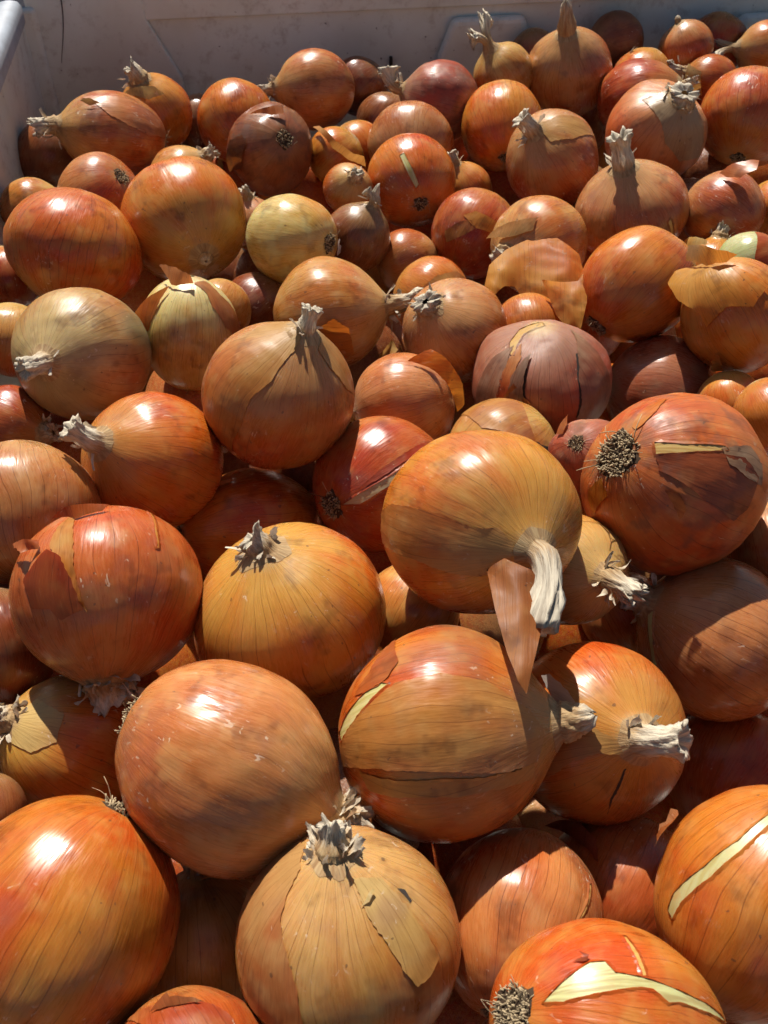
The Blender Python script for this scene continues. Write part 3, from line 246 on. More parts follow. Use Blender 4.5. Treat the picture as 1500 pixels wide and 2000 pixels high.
# ------------------------------------------------------------------ palettes: main, secondary, shoulder/pole tint
PAL = {
 'orange': ((.58,.175,.020),(.48,.085,.011),(.56,.26,.055)),
 'redor':  ((.56,.150,.030),(.46,.088,.016),(.55,.25,.065)),
 'gold':   ((.58,.215,.026),(.54,.125,.014),(.58,.30,.065)),
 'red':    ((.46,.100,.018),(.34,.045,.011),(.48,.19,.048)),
 'copper': ((.52,.190,.050),(.42,.102,.024),(.54,.285,.105)),
 'tan':    ((.54,.245,.056),(.48,.145,.024),(.58,.36,.12)),
 'pale':   ((.68,.490,.150),(.60,.320,.070),(.70,.63,.29)),
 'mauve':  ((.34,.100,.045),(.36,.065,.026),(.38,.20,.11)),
 'dirty':  ((.30,.092,.026),(.18,.045,.016),(.30,.16,.07)),  # soil colour; on onions lying in shade the dark stands for that shade
 'olive':  ((.46,.240,.060),(.40,.190,.055),(.52,.37,.15)),
 'pink':   ((.58,.215,.070),(.52,.150,.035),(.58,.285,.115)),
 'green':  ((.50,.53,.22),(.52,.50,.24),(.45,.52,.16)),
 'tanskin':  ((.53,.235,.048),(.46,.145,.026),(.54,.29,.085)),
 'oliveskin':((.57,.215,.035),(.52,.130,.020),(.54,.28,.07)),
 'palepeel': ((.66,.380,.120),(.60,.290,.070),(.68,.44,.17)),
 'dustskin': ((.34,.150,.085),(.28,.100,.055),(.38,.24,.15)),
 'dirtskin': ((.38,.095,.026),(.24,.055,.018),(.42,.17,.05)),
 'greyskin': ((.38,.220,.120),(.32,.150,.075),(.42,.28,.17)),
 'bare':     ((.58,.53,.24),(.44,.36,.12),(.60,.56,.30)),
 'greypeel': ((.55,.46,.30),(.45,.32,.18),(.60,.52,.38)),
 'goldpeel': ((.56,.38,.12),(.48,.26,.07),(.58,.45,.2)),
 'amber':    ((.80,.350,.045),(.72,.24,.026),(.80,.42,.085)),
 'papergrey':((.36,.22,.15),(.28,.15,.10),(.42,.30,.21)),
 'grey':     ((.56,.50,.42),(.42,.36,.30),(.62,.56,.48)),
 'flapbrown':((.46,.170,.045),(.36,.105,.024),(.50,.24,.08)),
 'dark':     ((.05,.030,.020),(.08,.040,.025),(.05,.03,.02)),
}

# ------------------------------------------------------------------ material helpers
class NT:
    def __init__(s, name):
        s.m = bpy.data.materials.new(name); s.m.use_nodes = True
        s.n, s.l = s.m.node_tree.nodes, s.m.node_tree.links
        s.b = s.n['Principled BSDF']; s.out = s.n['Material Output']
    def new(s, t, **kw):
        nd = s.n.new(t)
        for k, v in kw.items(): setattr(nd, k, v)
        return nd
    def put(s, sock, v):
        if isinstance(v, bpy.types.NodeSocket): s.l.new(v, sock)
        else: sock.default_value = v
    def math(s, op, a, b=0.0, c=None, clamp=False):
        nd = s.new('ShaderNodeMath', operation=op, use_clamp=clamp)
        s.put(nd.inputs[0], a); s.put(nd.inputs[1], b)
        if c is not None: s.put(nd.inputs[2], c)
        return nd.outputs[0]
    def ramp(s, v, a, b, lo=0.0, hi=1.0, smooth=True):
        nd = s.new('ShaderNodeMapRange', interpolation_type='SMOOTHSTEP' if smooth else 'LINEAR')
        s.put(nd.inputs[0], v); s.put(nd.inputs[1], a); s.put(nd.inputs[2], b); s.put(nd.inputs[3], lo); s.put(nd.inputs[4], hi)
        return nd.outputs[0]
    def mix(s, f, a, b, mode='MIX'):
        nd = s.new('ShaderNodeMix', data_type='RGBA', blend_type=mode)
        s.put(nd.inputs[0], f); s.put(nd.inputs[6], a); s.put(nd.inputs[7], b)
        return nd.outputs[2]
    def comb(s, x, y, z=0.0):
        nd = s.new('ShaderNodeCombineXYZ')
        s.put(nd.inputs[0], x); s.put(nd.inputs[1], y); s.put(nd.inputs[2], z)
        return nd.outputs[0]
    def noise(s, vec, scale, detail=3.0, rough=.55, dist=0.0):
        nd = s.new('ShaderNodeTexNoise')
        s.put(nd.inputs['Vector'], vec); nd.inputs['Scale'].default_value = scale
        nd.inputs['Detail'].default_value = detail; nd.inputs['Roughness'].default_value = rough
        nd.inputs['Distortion'].default_value = dist
        return nd.outputs['Fac']
    def attr(s, name, fac=False):
        nd = s.new('ShaderNodeAttribute', attribute_type='OBJECT', attribute_name=name)
        return nd.outputs['Fac'] if fac else nd.outputs['Color']
    def uv(s):
        nd = s.new('ShaderNodeUVMap', uv_map='UVMap')
        sp = s.new('ShaderNodeSeparateXYZ'); s.l.new(nd.outputs[0], sp.inputs[0])
        return sp.outputs[0], sp.outputs[1]

def rgba(c): return (c[0], c[1], c[2], 1.0)

def onion_material(name, translucent=0.0, bare=False):
    t = NT(name)
    u, v = t.uv()
    ta, tb, tc = t.attr('tone_main'), t.attr('tone_second'), t.attr('tone_shoulder')
    seed = t.attr('pattern_seed', True)
    stain = t.attr('stain', True); grime = t.attr('grime', True); veinamt = t.attr('vein', True)
    tco = t.new('ShaderNodeTexCoord')
    ob = t.new('ShaderNodeVectorMath', operation='ADD')
    t.l.new(tco.outputs['Object'], ob.inputs[0]); t.l.new(t.comb(seed, t.math('MULTIPLY', seed, .7), t.math('MULTIPLY', seed, 1.3)), ob.inputs[1])
    P = ob.outputs[0]
    wob = t.noise(P, 26.0, 1.0)
    wobs = t.math('MULTIPLY', t.math('SUBTRACT', wob, .5), .05)
    uw = t.math('ADD', u, wobs)
    us = t.math('ADD', uw, seed)
    # longitudinal streaks, broad and fine
    broad = t.noise(t.comb(t.math('MULTIPLY', us, 16.0), t.math('MULTIPLY', v, 1.3), seed), 1.0, 2.0)
    fine = t.noise(t.comb(t.math('MULTIPLY', us, 260.0), t.math('MULTIPLY', v, 16.0), seed), 1.0, 3.0, .7)
    blot = t.noise(P, 30.0, 3.0, .6)
    blot2 = t.noise(P, 75.0, 2.0, .6)
    f = t.math('ADD', t.math('MULTIPLY', broad, .38), t.math('MULTIPLY', blot, .68))
    big = t.noise(P, 17.0, 1.0)
    c = t.mix(t.ramp(f, .40, .66), ta, tb)
    c = t.mix(t.math('MULTIPLY', t.ramp(big, .50, .68), .75), c, t.mix(1.0, tb, (1.08, .72, .55, 1), 'MULTIPLY'))
    c = t.mix(t.math('MULTIPLY', t.ramp(big, .46, .30), .42), c, t.mix(1.0, tc, (1.02, .90, .85, 1), 'MULTIPLY'))
    # shoulder and root tint with a ragged streaky border
    ve = t.math('ADD', v, t.math('MULTIPLY', t.math('SUBTRACT', broad, .5), .34))
    c = t.mix(t.math('MULTIPLY', t.ramp(ve, .42, .10), .85), c, tc)
    c = t.mix(t.math('MULTIPLY', t.ramp(ve, .84, 1.02), .7), c, tc)
    c = t.mix(t.ramp(t.math('ADD', v, t.math('MULTIPLY', t.math('SUBTRACT', fine, .5), .10)), .10, .045), c, t.mix(fine, (.50, .34, .16, 1), (.40, .25, .11, 1)))
    # paler washed areas
    c = t.mix(t.math('MULTIPLY', t.ramp(blot2, .48, .72), .50), c, tc)
    c = t.mix(t.math('MULTIPLY', t.ramp(blot, .56, .74), .38), c, (.24, .10, .075, 1))
    smud = t.math('MULTIPLY', t.ramp(t.noise(P, 48.0, 3.0, .7), .56, .70), .60)
    c = t.mix(smud, c, t.mix(1.0, c, (.42, .36, .38, 1), 'MULTIPLY'))
    # fine fibre
    c = t.mix(t.ramp(fine, .30, .62, .30, 0.0), c, t.mix(1.0, c, (.55, .42, .36, 1), 'MULTIPLY'))
    c = t.mix(t.ramp(fine, .58, .80, 0.0, .13), c, (.70, .46, .24, 1))
    # veins: thin dark lines converging on the poles
    vo = t.new('ShaderNodeTexVoronoi', voronoi_dimensions='1D', feature='DISTANCE_TO_EDGE')
    t.put(vo.inputs['W'], t.math('MULTIPLY_ADD', us, 40.0, seed)); vo.inputs['Scale'].default_value = 1.0
    ves = t.ramp(vo.outputs['Distance'], .0, .045, 1.0, 0.0)
    vmod = t.ramp(t.noise(t.comb(t.math('MULTIPLY', us, 26.0), t.math('MULTIPLY', v, 3.5), 3.1), 1.0, 0.0), .30, .52)
    vmask = t.math('MULTIPLY', t.math('MULTIPLY', ves, vmod), veinamt)
    c = t.mix(vmask, c, t.mix(1.0, c, (.34, .22, .18, 1), 'MULTIPLY'))
    # stain: grey-olive mould tint
    sm = t.math('MULTIPLY', t.ramp(t.noise(P, 22.0, 1.0, .6), .42, .64), stain)
    c = t.mix(t.math('MULTIPLY', sm, .8), c, (.17, .145, .07, 1))
    # grime: soil, specks
    g1 = t.ramp(t.noise(P, 55.0, 3.0, .68), .50, .68)
    gr = t.math('MULTIPLY', g1, grime)
    c = t.mix(t.math('MULTIPLY', gr, .75), c, (.11, .045, .026, 1))
    sp = t.ramp(t.noise(P, 420.0, 0.0, .6), .835, .855)
    c = t.mix(t.math('MULTIPLY', sp, .6), c, (.08, .04, .025, 1))
    # flaky pale scuffs
    sv = t.new('ShaderNodeVectorMath', operation='MULTIPLY'); t.l.new(P, sv.inputs[0]); sv.inputs[1].default_value = (1, 1, .45)
    sk = t.math('MULTIPLY', t.ramp(t.noise(sv.outputs[0], 330.0, 2.0, .7, 1.0), .640, .70), t.ramp(blot, .50, .64))
    c = t.mix(t.math('MULTIPLY', sk, .62), c, (.62, .47, .33, 1))
    t.l.new(c, t.b.inputs['Base Color'])
    rg = t.math('ADD', t.ramp(blot2, .3, .75, .17, .31), t.math('ADD', t.math('MULTIPLY', gr, .3), t.math('ADD', t.math('MULTIPLY', sk, .3), t.ramp(fine, .35, .75, 0.0, .14))))
    rg = t.math('ADD', rg, t.attr('dull', True))
    t.l.new(rg, t.b.inputs['Roughness'])
    t.b.inputs['Specular IOR Level'].default_value = .37
    t.b.inputs['Subsurface Weight'].default_value = 0.0 if translucent else .22
    t.b.inputs['Subsurface Radius'].default_value = (.0060, .0022, .0007)
    t.b.inputs['Subsurface Scale'].default_value = 1.0
    hgt = t.noise(t.comb(t.math('MULTIPLY', u, 120.0), t.math('MULTIPLY', v, 9.0), seed), 1.0, 2.0, .6)
    hgt = t.math('ADD', t.math('MULTIPLY', hgt, .50), t.noise(P, 90.0, 1.0, .6))
    bp = t.new('ShaderNodeBump'); bp.inputs['Strength'].default_value = .40; bp.inputs['Distance'].default_value = .0007
    t.l.new(hgt, bp.inputs['Height']); t.l.new(bp.outputs[0], t.b.inputs['Normal'])
    if translucent:
        tr = t.new('ShaderNodeBsdfTranslucent')
        t.l.new(t.mix(1.0, c, (1.0, .80, .55, 1), 'MULTIPLY'), tr.inputs['Color']); t.l.new(bp.outputs[0], tr.inputs['Normal'])
        mx = t.new('ShaderNodeMixShader'); mx.inputs[0].default_value = translucent
        t.l.new(t.b.outputs[0], mx.inputs[1]); t.l.new(tr.outputs[0], mx.inputs[2]); t.l.new(mx.outputs[0], t.out.inputs[0])
    return t.m

def bare_material():
    t = NT('bare_onion_flesh')
    u, v = t.uv(); ta, tb = t.attr('tone_main'), t.attr('tone_second')
    st = t.noise(t.comb(t.math('MULTIPLY', u, 110.0), t.math('MULTIPLY', v, 6.0)), 1.0, 2.0)
    c = t.mix(t.ramp(st, .38, .66), ta, tb)
    tco = t.new('ShaderNodeTexCoord'); c = t.mix(t.ramp(t.noise(tco.outputs['Object'], 160.0, 3.0, .65), .52, .72, 0.0, .55), c, (.46, .26, .09, 1))
    t.l.new(c, t.b.inputs['Base Color'])
    t.b.inputs['Roughness'].default_value = .32
    t.b.inputs['Subsurface Weight'].default_value = .15
    t.b.inputs['Subsurface Radius'].default_value = (.004, .003, .001)
    t.b.inputs['Subsurface Scale'].default_value = 1.0
    bp = t.new('ShaderNodeBump'); bp.inputs['Strength'].default_value = .2; bp.inputs['Distance'].default_value = .0004
    t.l.new(st, bp.inputs['Height']); t.l.new(bp.outputs[0], t.b.inputs['Normal'])
    return t.m

def neck_material():
    t = NT('dried_neck')
    u, v = t.uv(); seed = t.attr('pattern_seed', True); bl = t.attr('bleach', True)
    us = t.math('ADD', u, seed)
    st = t.noise(t.comb(t.math('MULTIPLY', us, 26.0), t.math('MULTIPLY', v, 2.2), seed), 1.0, 4.0, .65)
    st2 = t.noise(t.comb(t.math('MULTIPLY', us, 70.0), t.math('MULTIPLY', v, 5.0), seed), 1.0, 3.0, .6)
    base = t.mix(t.ramp(st, .3, .7), (.30, .165, .070, 1), (.52, .36, .18, 1))
    pale = t.mix(t.ramp(st, .28, .66), (.33, .27, .20, 1), (.70, .61, .46, 1))
    k = t.math('ADD', t.math('MULTIPLY', t.math('SUBTRACT', st2, .5), .8), t.math('ADD', v, t.math('SUBTRACT', bl, .5)), clamp=True)
    c = t.mix(t.ramp(k, .15, .7), base, pale)
    c = t.mix(t.ramp(st2, .60, .74, 0.0, .65), c, (.12, .085, .06, 1))
    t.l.new(c, t.b.inputs['Base Color'])
    t.b.inputs['Roughness'].default_value = .72
    t.b.inputs['Specular IOR Level'].default_value = .25
    bp = t.new('ShaderNodeBump'); bp.inputs['Strength'].default_value = .7; bp.inputs['Distance'].default_value = .0008
    t.l.new(t.math('ADD', st, t.math('MULTIPLY', st2, .6)), bp.inputs['Height']); t.l.new(bp.outputs[0], t.b.inputs['Normal'])
    tr = t.new('ShaderNodeBsdfTranslucent'); t.l.new(c, tr.inputs['Color'])
    mx = t.new('ShaderNodeMixShader'); mx.inputs[0].default_value = .18
    t.l.new(t.b.outputs[0], mx.inputs[1]); t.l.new(tr.outputs[0], mx.inputs[2]); t.l.new(mx.outputs[0], t.out.inputs[0])
    return t.m

def root_material():
    t = NT('dried_roots')
    u, v = t.uv(); tco = t.new('ShaderNodeTexCoord')
    n = t.noise(tco.outputs['Object'], 500.0, 2.0)
    n2 = t.noise(t.comb(t.math('MULTIPLY', u, 91.0), 0.0), 1.0, 0.0)
    c = t.mix(t.ramp(t.math('ADD', t.math('MULTIPLY', v, .6), t.math('MULTIPLY', n2, .7)), .45, .95), (.055, .034, .020, 1), (.42, .32, .19, 1))
    c = t.mix(t.ramp(n, .55, .75, 0.0, .5), c, (.03, .02, .014, 1))
    t.l.new(c, t.b.inputs['Base Color']); t.b.inputs['Roughness'].default_value = .85
    t.b.inputs['Specular IOR Level'].default_value = .15
    return t.m

def plastic_material():
    t = NT('grey_bin_plastic')
    tco = t.new('ShaderNodeTexCoord'); P = tco.outputs['Object']
    n = t.noise(P, 9.0, 4.0, .6); n2 = t.noise(P, 60.0, 4.0, .7)
    c = t.mix(t.ramp(n, .3, .7), (.68, .71, .66, 1), (.58, .58, .51, 1))
    c = t.mix(t.ramp(n2, .50, .72, 0.0, .5), c, (.36, .31, .25, 1))
    sp = t.ramp(t.noise(P, 190.0, 1.0), .765, .80)
    c = t.mix(t.math('MULTIPLY', sp, .8), c, (.10, .08, .07, 1))
    t.l.new(c, t.b.inputs['Base Color'])
    t.l.new(t.ramp(n2, .3, .7, .42, .6), t.b.inputs['Roughness'])
    bp = t.new('ShaderNodeBump'); bp.inputs['Strength'].default_value = .12; bp.inputs['Distance'].default_value = .001
    t.l.new(n2, bp.inputs['Height']); t.l.new(bp.outputs[0], t.b.inputs['Normal'])
    return t.m

M_SKIN = onion_material('onion_skin')
M_PEEL = onion_material('onion_outer_peel', .18)
M_FLAP = onion_material('onion_loose_peel', .5)
M_BARE = bare_material()
M_NECK = neck_material()
M_ROOT = root_material()
M_BIN = plastic_material()
t_ = NT('sun_toned_rim')  # rim tone darkened and blued so sunlight leaves it a cool grey
n_ = t_.noise(t_.new('ShaderNodeTexCoord').outputs['Object'], 35.0, 4.0, .7)
t_.l.new(t_.mix(t_.ramp(n_, .35, .7), (.36, .39, .43, 1), (.27, .285, .31, 1)), t_.b.inputs['Base Color']); t_.b.inputs['Roughness'].default_value = .5
M_RIM = t_.m
t_ = NT('dark_gap'); t_.b.inputs['Base Color'].default_value = (.03, .02, .014, 1); t_.b.inputs['Roughness'].default_value = .9
M_DARK = t_.m

# ------------------------------------------------------------------ mesh helpers
def mesh_np(name, V, F, UV, mat, smooth=True):
    """V (n,3), F list/array of quads or tris (uniform), UV per vertex"""
    me = bpy.data.meshes.new(name)
    V = np.asarray(V, np.float32); F = np.asarray(F, np.int32); k = F.shape[1]
    me.vertices.add(len(V)); me.vertices.foreach_set('co', V.ravel())
    me.loops.add(F.size); me.loops.foreach_set('vertex_index', F.ravel())
    me.polygons.add(len(F))
    me.polygons.foreach_set('loop_start', np.arange(0, F.size, k, dtype=np.int32))
    me.polygons.foreach_set('loop_total', np.full(len(F), k, np.int32))
    if UV is not None:
        lay = me.uv_layers.new(name='UVMap')
        lay.data.foreach_set('uv', np.asarray(UV, np.float32)[F.ravel()].ravel())
    me.polygons.foreach_set('use_smooth', np.full(len(F), smooth, bool))
    me.update(calc_edges=True); me.validate()
    me.materials.append(mat)
    return me

def link(name, me, parent=None):
    ob = bpy.data.objects.new(name, me)
    col.objects.link(ob)
    if parent: ob.parent = parent
    return ob

def grid_faces(nr, nc):
    i = np.arange(nr - 1)[:, None]; j = np.arange(nc - 1)[None]
    a = i * nc + j
    return np.stack([a, a + 1, a + nc + 1, a + nc], -1).reshape(-1, 4)

class Onion:
    def __init__(s, R, asp, neck, seed, bump=1.0, root=0):
        s.R, s.asp, s.rng = R, asp, np.random.RandomState(seed)
        L, rn, st = neck
        s.rn = rn * .86 if rn > 0 else .045
        s.ext = (.05 if L < .28 else .10) * (rn > 0) + .03 * s.rng.rand()
        s.wid = .24 + .09 * s.rng.rand()
        s.q = 2.9
        s.low = s.rng.uniform(-.06, .10)
        r = s.rng
        s.bands = []
        for amp, fr, n in ((.028 * bump, 1.5, 5), (.011 * bump, 3.2, 7), (.0040 * bump, 8.0, 9)):
            s.bands.append((amp, r.randn(n, 3) * fr, r.rand(n) * 6.28))
        s.lobes = [(r.randint(3, 9), r.rand() * 6.28, .0045 * bump * r.rand()) for _ in range(4)]
        s.lobes += [(2, r.rand() * 6.28, .022 * r.rand() * bump), (1, r.rand() * 6.28, .018 * r.rand())]
        s.ribs = [(r.randint(18, 48), r.rand() * 6.28, .0011 * r.rand() * bump) for _ in range(4)]
    def at(s, lon, sp, off=0.0):
        """points on the skin: lon around the axis, sp 0 at neck to pi at root; off = fraction outward"""
        sn, cs = np.sin(sp), np.cos(sp)
        r = (np.abs(sn) ** s.q + s.rn ** s.q * (sp < 1.6)) ** (1 / s.q)
        r = np.where(sp < 1.6, r, sn)
        r = r * (1 + s.low * np.where(cs < 0, cs * sn, 0))
        z = s.asp * cs + s.ext * np.exp(-(sp / s.wid) ** 2) + .05 * np.exp(-((math.pi - sp) / .17) ** 2)
        n = np.stack([sn * np.cos(lon), sn * np.sin(lon), cs], -1)
        d = np.zeros_like(lon)
        for amp, K, ph in s.bands:
            d = d + amp * np.sin(n @ K.T + ph).sum(-1) / math.sqrt(len(ph)) * .9
        for k, ph, a in s.lobes + s.ribs:
            d = d + a * np.sin(k * lon + ph) * sn
        m = (1 + d + off)
        ext = z - s.asp * cs
        return np.stack([r * m * np.cos(lon), r * m * np.sin(lon), s.asp * cs * m + ext], -1) * s.R
    def body(s, px, name='body'):
        nl, ns = (168, 96) if px > 150 else (112, 64) if px > 75 else (72, 44)
        lon = np.linspace(-math.pi, math.pi, nl + 1)
        x = np.linspace(0, 1, ns + 1); sp = math.pi * (x + .055 * np.sin(2 * math.pi * x) * -1)
        sp = np.clip(sp, 0, math.pi)
        S_, L_ = np.meshgrid(sp, lon, indexing='ij')
        V = s.at(L_, S_).reshape(-1, 3)
        UV = np.stack([L_ / (2 * math.pi) + .5, S_ / math.pi], -1).reshape(-1, 2)
        F = grid_faces(ns + 1, nl + 1)[:, ::-1]
        # close the neck opening
        c0 = len(V); V = np.vstack([V, [[0, 0, V[0, 2] - .02 * s.R]]]); UV = np.vstack([UV, [[.5, 0]]])
        cap = np.array([[c0, c0, j + 1, j] for j in range(nl)])
        V2 = V; me = mesh_np(name, V2, F, UV[:len(V2)], M_SKIN)
        return me

def set_tone(ob, pal, seed, stain=0., grime=0., vein=.8, dull=0., bleach=.5):
    a, b, c = PAL[pal]
    r = random.Random(seed)
    j = lambda t: [x * k for x, k in zip(t, (lambda g: (g, g * r.uniform(.93, 1.07), g * r.uniform(.9, 1.1)))(r.uniform(.78, .92)))]
    ob['tone_main'], ob['tone_second'], ob['tone_shoulder'] = j(a), j(b), j(c)
    ob['pattern_seed'] = float((seed * .731) % 17.0)
    ob['stain'], ob['grime'], ob['vein'], ob['dull'], ob['bleach'] = float(stain), float(grime), float(vein), float(dull), float(bleach)

def tube_neck(on, neck, bend, seed, side=None):
    L, rn, st = neck
    r = np.random.RandomState(seed)
    R = on.R
    nl, ns = 40, 22
    ph = np.linspace(-math.pi, math.pi, nl + 1)
    ph[-1] = ph[0] + 2 * math.pi
    z0 = (on.asp + on.ext) * R
    L = L * R
    b = np.array(bend) * .9
    if side is not None: b = np.array(side)
    flat = {'w': .88, 's': .9, 'p': .62, 'd': .7, 'n': .9}[st]
    fa = r.rand() * 6.28
    ks = [(r.randint(3, 5), r.rand() * 6.28, .10), (r.randint(6, 9), r.rand() * 6.28, .09), (r.randint(11, 17), r.rand() * 6.28, .06)]
    tw = r.uniform(-1.2, 1.2)
    jit = np.zeros(nl + 1)
    for k in range(2, 13): jit += r.randn() * np.sin(k * ph + r.rand() * 6.28) / k ** .5
    jit *= (.16 if st in 'pd' else .06)
    rows = []; uvs = []
    taus = np.concatenate([np.linspace(-.42, 1, ns), [.97, .85, .78]])
    for i, tau in enumerate(taus):
        inner = i >= ns
        tt = max(tau, 0)
        if st == 's': rad = rn * (1.05 - .55 * tt ** 1.5) * (1 - .75 * max(0, tt - .85) / .15)
        elif st == 'w': rad = rn * (1.02 - .22 * math.sin(min(tt * 3.2, math.pi)) + .06 * tt)
        else: rad = rn * (1.0 - .30 * math.sin(min(tt * 2.6, math.pi)) + .12 * tt * tt)
        if tau < 0: rad = rn * (1.02 + .9 * (tau * -1) ** 1.3)
        if inner: rad *= (.72, .55, .3)[i - ns]
        rid = np.zeros(nl + 1)
        for k, p0, a in ks:
            q = np.sin(k * (ph + tw * tt) + p0 + 1.6 * math.sin(3 * tau + p0))
            rid += a * (1 - 2 * np.abs(q)) * (.35 + .9 * tt)
        rr = rad * (1 + rid * (1 if not inner else .6)) * (1.0 + .05 * math.sin(9 * tau + fa))
        x = rr * np.cos(ph); y = rr * np.sin(ph)
        fl = 1 - (1 - flat) * tt
        ca, sa = math.cos(fa), math.sin(fa)
        X = ca * x + sa * y; Y = (-sa * x + ca * y) * fl
        x, y = ca * X - sa * Y, sa * X + ca * Y
        bz = tt * tt * .55 + tt * .18 if tau > 0 else 0
        cx = b[0] * L * bz + .05 * rn * R * math.sin(6 * tt); cy = b[1] * L * bz
        zz = z0 + L * tau * (1 - .30 * min(1, np.hypot(b[0], b[1])) * tt) + b[2] * L * bz * .6
        # tilt the ring with the bend
        tilt = np.array([b[0], b[1]]) * (1.1 * tt + .18) if tau > 0 else np.zeros(2)
        zr = -(x * tilt[0] + y * tilt[1])
        up = jit * L * (tt ** 4 if not inner else tt ** 4)
        if tau < 0:
            # skirt lies on the shoulder
            S0 = np.full(nl + 1, .10 + .34 * (-tau)) * (1 + jit * .6)
            pts = on.at(ph, np.clip(S0, .02, 1.2), .004)
            rows.append(pts)
        else:
            rows.append(np.stack([x * R + cx, y * R + cy, zz + zr * R + up], -1))
        uvs.append(np.stack([(ph + math.pi) / (2 * math.pi), np.full(nl + 1, .12 + .88 * max(tau, -.12 + tau * .3))], -1))
    V = np.concatenate(rows); UV = np.concatenate(uvs)
    F = grid_faces(len(taus), nl + 1)
    return mesh_np('neck', V, F, UV, M_NECK)

def shreds(on, seed, n, rn):
    """loose papery strips around the neck base lying over the shoulder"""
    r = np.random.RandomState(seed)
    V, F, UV = [], [], []
    for k in range(n):
        lon0 = r.uniform(-2.2, 2.2); s0 = .10 + .1 * r.rand(); s1 = s0 + r.uniform(.12, .30)
        wd = r.uniform(.12, .30); lift = r.uniform(.01, .07); cv = r.uniform(-.35, .35)
        m = 7; base = len(V)
        for i in range(m):
            f = i / (m - 1); s_ = s0 + (s1 - s0) * f
            lo = lon0 + cv * f * f
            wv = wd * (1 - .75 * f) * (1 + .3 * r.randn() * .5) / max(math.sin(s_), .2) * .35
            for sg in (-1, 0, 1):
                p = on.at(np.array(lo + sg * wv), np.array(s_ + .02 * r.randn() * f), .006 + lift * f ** 2 * (1 + .25 * sg) + (.006 if sg == 0 else 0))
                V.append(p); UV.append(((lo + sg * wv) / 6.283 + .5, .55 + .4 * f))
        for i in range(m - 1):
            for j in range(2):
                a = base + i * 3 + j; F.append((a, a + 1, a + 4, a + 3))
    return mesh_np('papery_shreds', V, F, UV, M_NECK)

def tuft(on, neck, bend, seed, n):
    """frayed papery ribbons sprouting round the neck"""
    r = np.random.RandomState(seed); V, F, UV = [], [], []
    z0 = on.asp + on.ext; rn = neck[1]; L = neck[0]
    b = np.array(bend)
    for k in range(n):
        a = r.rand() * 6.2832; d0 = np.array([math.cos(a), math.sin(a), 0.])
        h = r.rand() ** 1.5
        p = d0 * rn * r.uniform(.75, 1.0) + np.array([0, 0, z0 - .10 + L * .6 * h]) + b * L * .30 * h * h
        d = d0 * r.uniform(.3, 1.2) + np.array([0, 0, r.uniform(-.25, 1.0)]) + b * .5; d /= np.linalg.norm(d)
        side = np.cross(d, d0 + r.randn(3) * .4); side /= np.linalg.norm(side) + 1e-9
        ln = r.uniform(.10, .30) * (.6 + L); wd = r.uniform(.025, .075); m = 8; base = len(V); curl = r.randn(3) * .22 + np.array([0, 0, -.10])
        tw = r.uniform(-.35, .35); u0 = r.rand()
        for i in range(m):
            f = i / (m - 1); w_ = wd * (1 - .55 * f) * r.uniform(.75, 1.2)
            up = np.cross(d, side)
            for sg in (-1, 0, 1):
                V.append((p + side * sg * w_ * r.uniform(.8, 1.15) + up * (.35 * w_ * (1 - abs(sg)))) * on.R); UV.append((u0 + sg * .02, .35 + .6 * f))
            p = p + d * ln / (m - 1); d = d + curl * .30; d /= np.linalg.norm(d)
            side = side * math.cos(tw) + np.cross(d, side) * math.sin(tw); side -= d * (side @ d); side /= np.linalg.norm(side)
        for i in range(m - 1):
            for j in range(2):
                q = base + i * 3 + j; F.append((q, q + 1, q + 4, q + 3))
    return mesh_np('papery_shreds', V, F, UV, M_NECK)

def roots(on, seed, kind):
    r = np.random.RandomState(seed)
    n = {1: 70, 2: 120, 3: 300}[kind]
    spread = {1: .14, 2: .19, 3: .235}[kind]
    V, F, UV = [], [], []
    # crusty plate
    nl = 28
    for i in range(5):
        for j in range(nl + 1):
            lo = j / nl * 6.2832; dd = (spread * 1.05 * (1 + .22 * math.sin(3 * lo + seed) + .13 * math.sin(7 * lo + 2 * seed))) * (i / 4)
            V.append(on.at(np.array(lo), np.array(math.pi - dd), (.012 + .012 * r.rand()) * (1 - (i / 4) ** 3) - .002 * (i == 4))); UV.append((r.rand(), .0))
    for i in range(4):
        for j in range(nl):
            a = i * (nl + 1) + j; F.append((a, a + 1, a + nl + 2, a + nl + 1))
    for k in range(n):
        lo = r.rand() * 6.2832; dd = spread * math.sqrt(r.rand())
        p0 = on.at(np.array(lo), np.array(math.pi - dd), .0)
        out = np.array([math.cos(lo) * dd * 3.0, math.sin(lo) * dd * 3.0, -1.0]); out /= np.linalg.norm(out)
        ln = on.R * r.uniform(.03, .085); th = on.R * r.uniform(.008, .016)
        if r.rand() < .05: ln = on.R * r.uniform(.15, .32); th *= .45
        tan = r.randn(3) * .8; cur = p0.copy(); m = 4; base = len(V); uu = r.rand()
        d = out + tan * .25
        for i in range(m):
            f = i / (m - 1); tt = th * (1 - .45 * f)
            d = d + tan * .28; d /= np.linalg.norm(d)
            s1 = np.cross(d, [.3, .9, .2]); s1 /= np.linalg.norm(s1); s2 = np.cross(d, s1)
            for q in range(4):
                a = q * 1.5708; V.append(cur + (s1 * math.cos(a) + s2 * math.sin(a)) * tt); UV.append((uu, .25 + .75 * f))
            cur = cur + d * ln / (m - 1)
        for i in range(m - 1):
            for q in range(4):
                a = base + i * 4; F.append((a + q, a + (q + 1) % 4, a + 4 + (q + 1) % 4, a + 4 + q))
        a = base + (m - 1) * 4; F.append((a, a + 1, a + 2, a + 3))
    return mesh_np('roots', V, F, UV, M_ROOT)

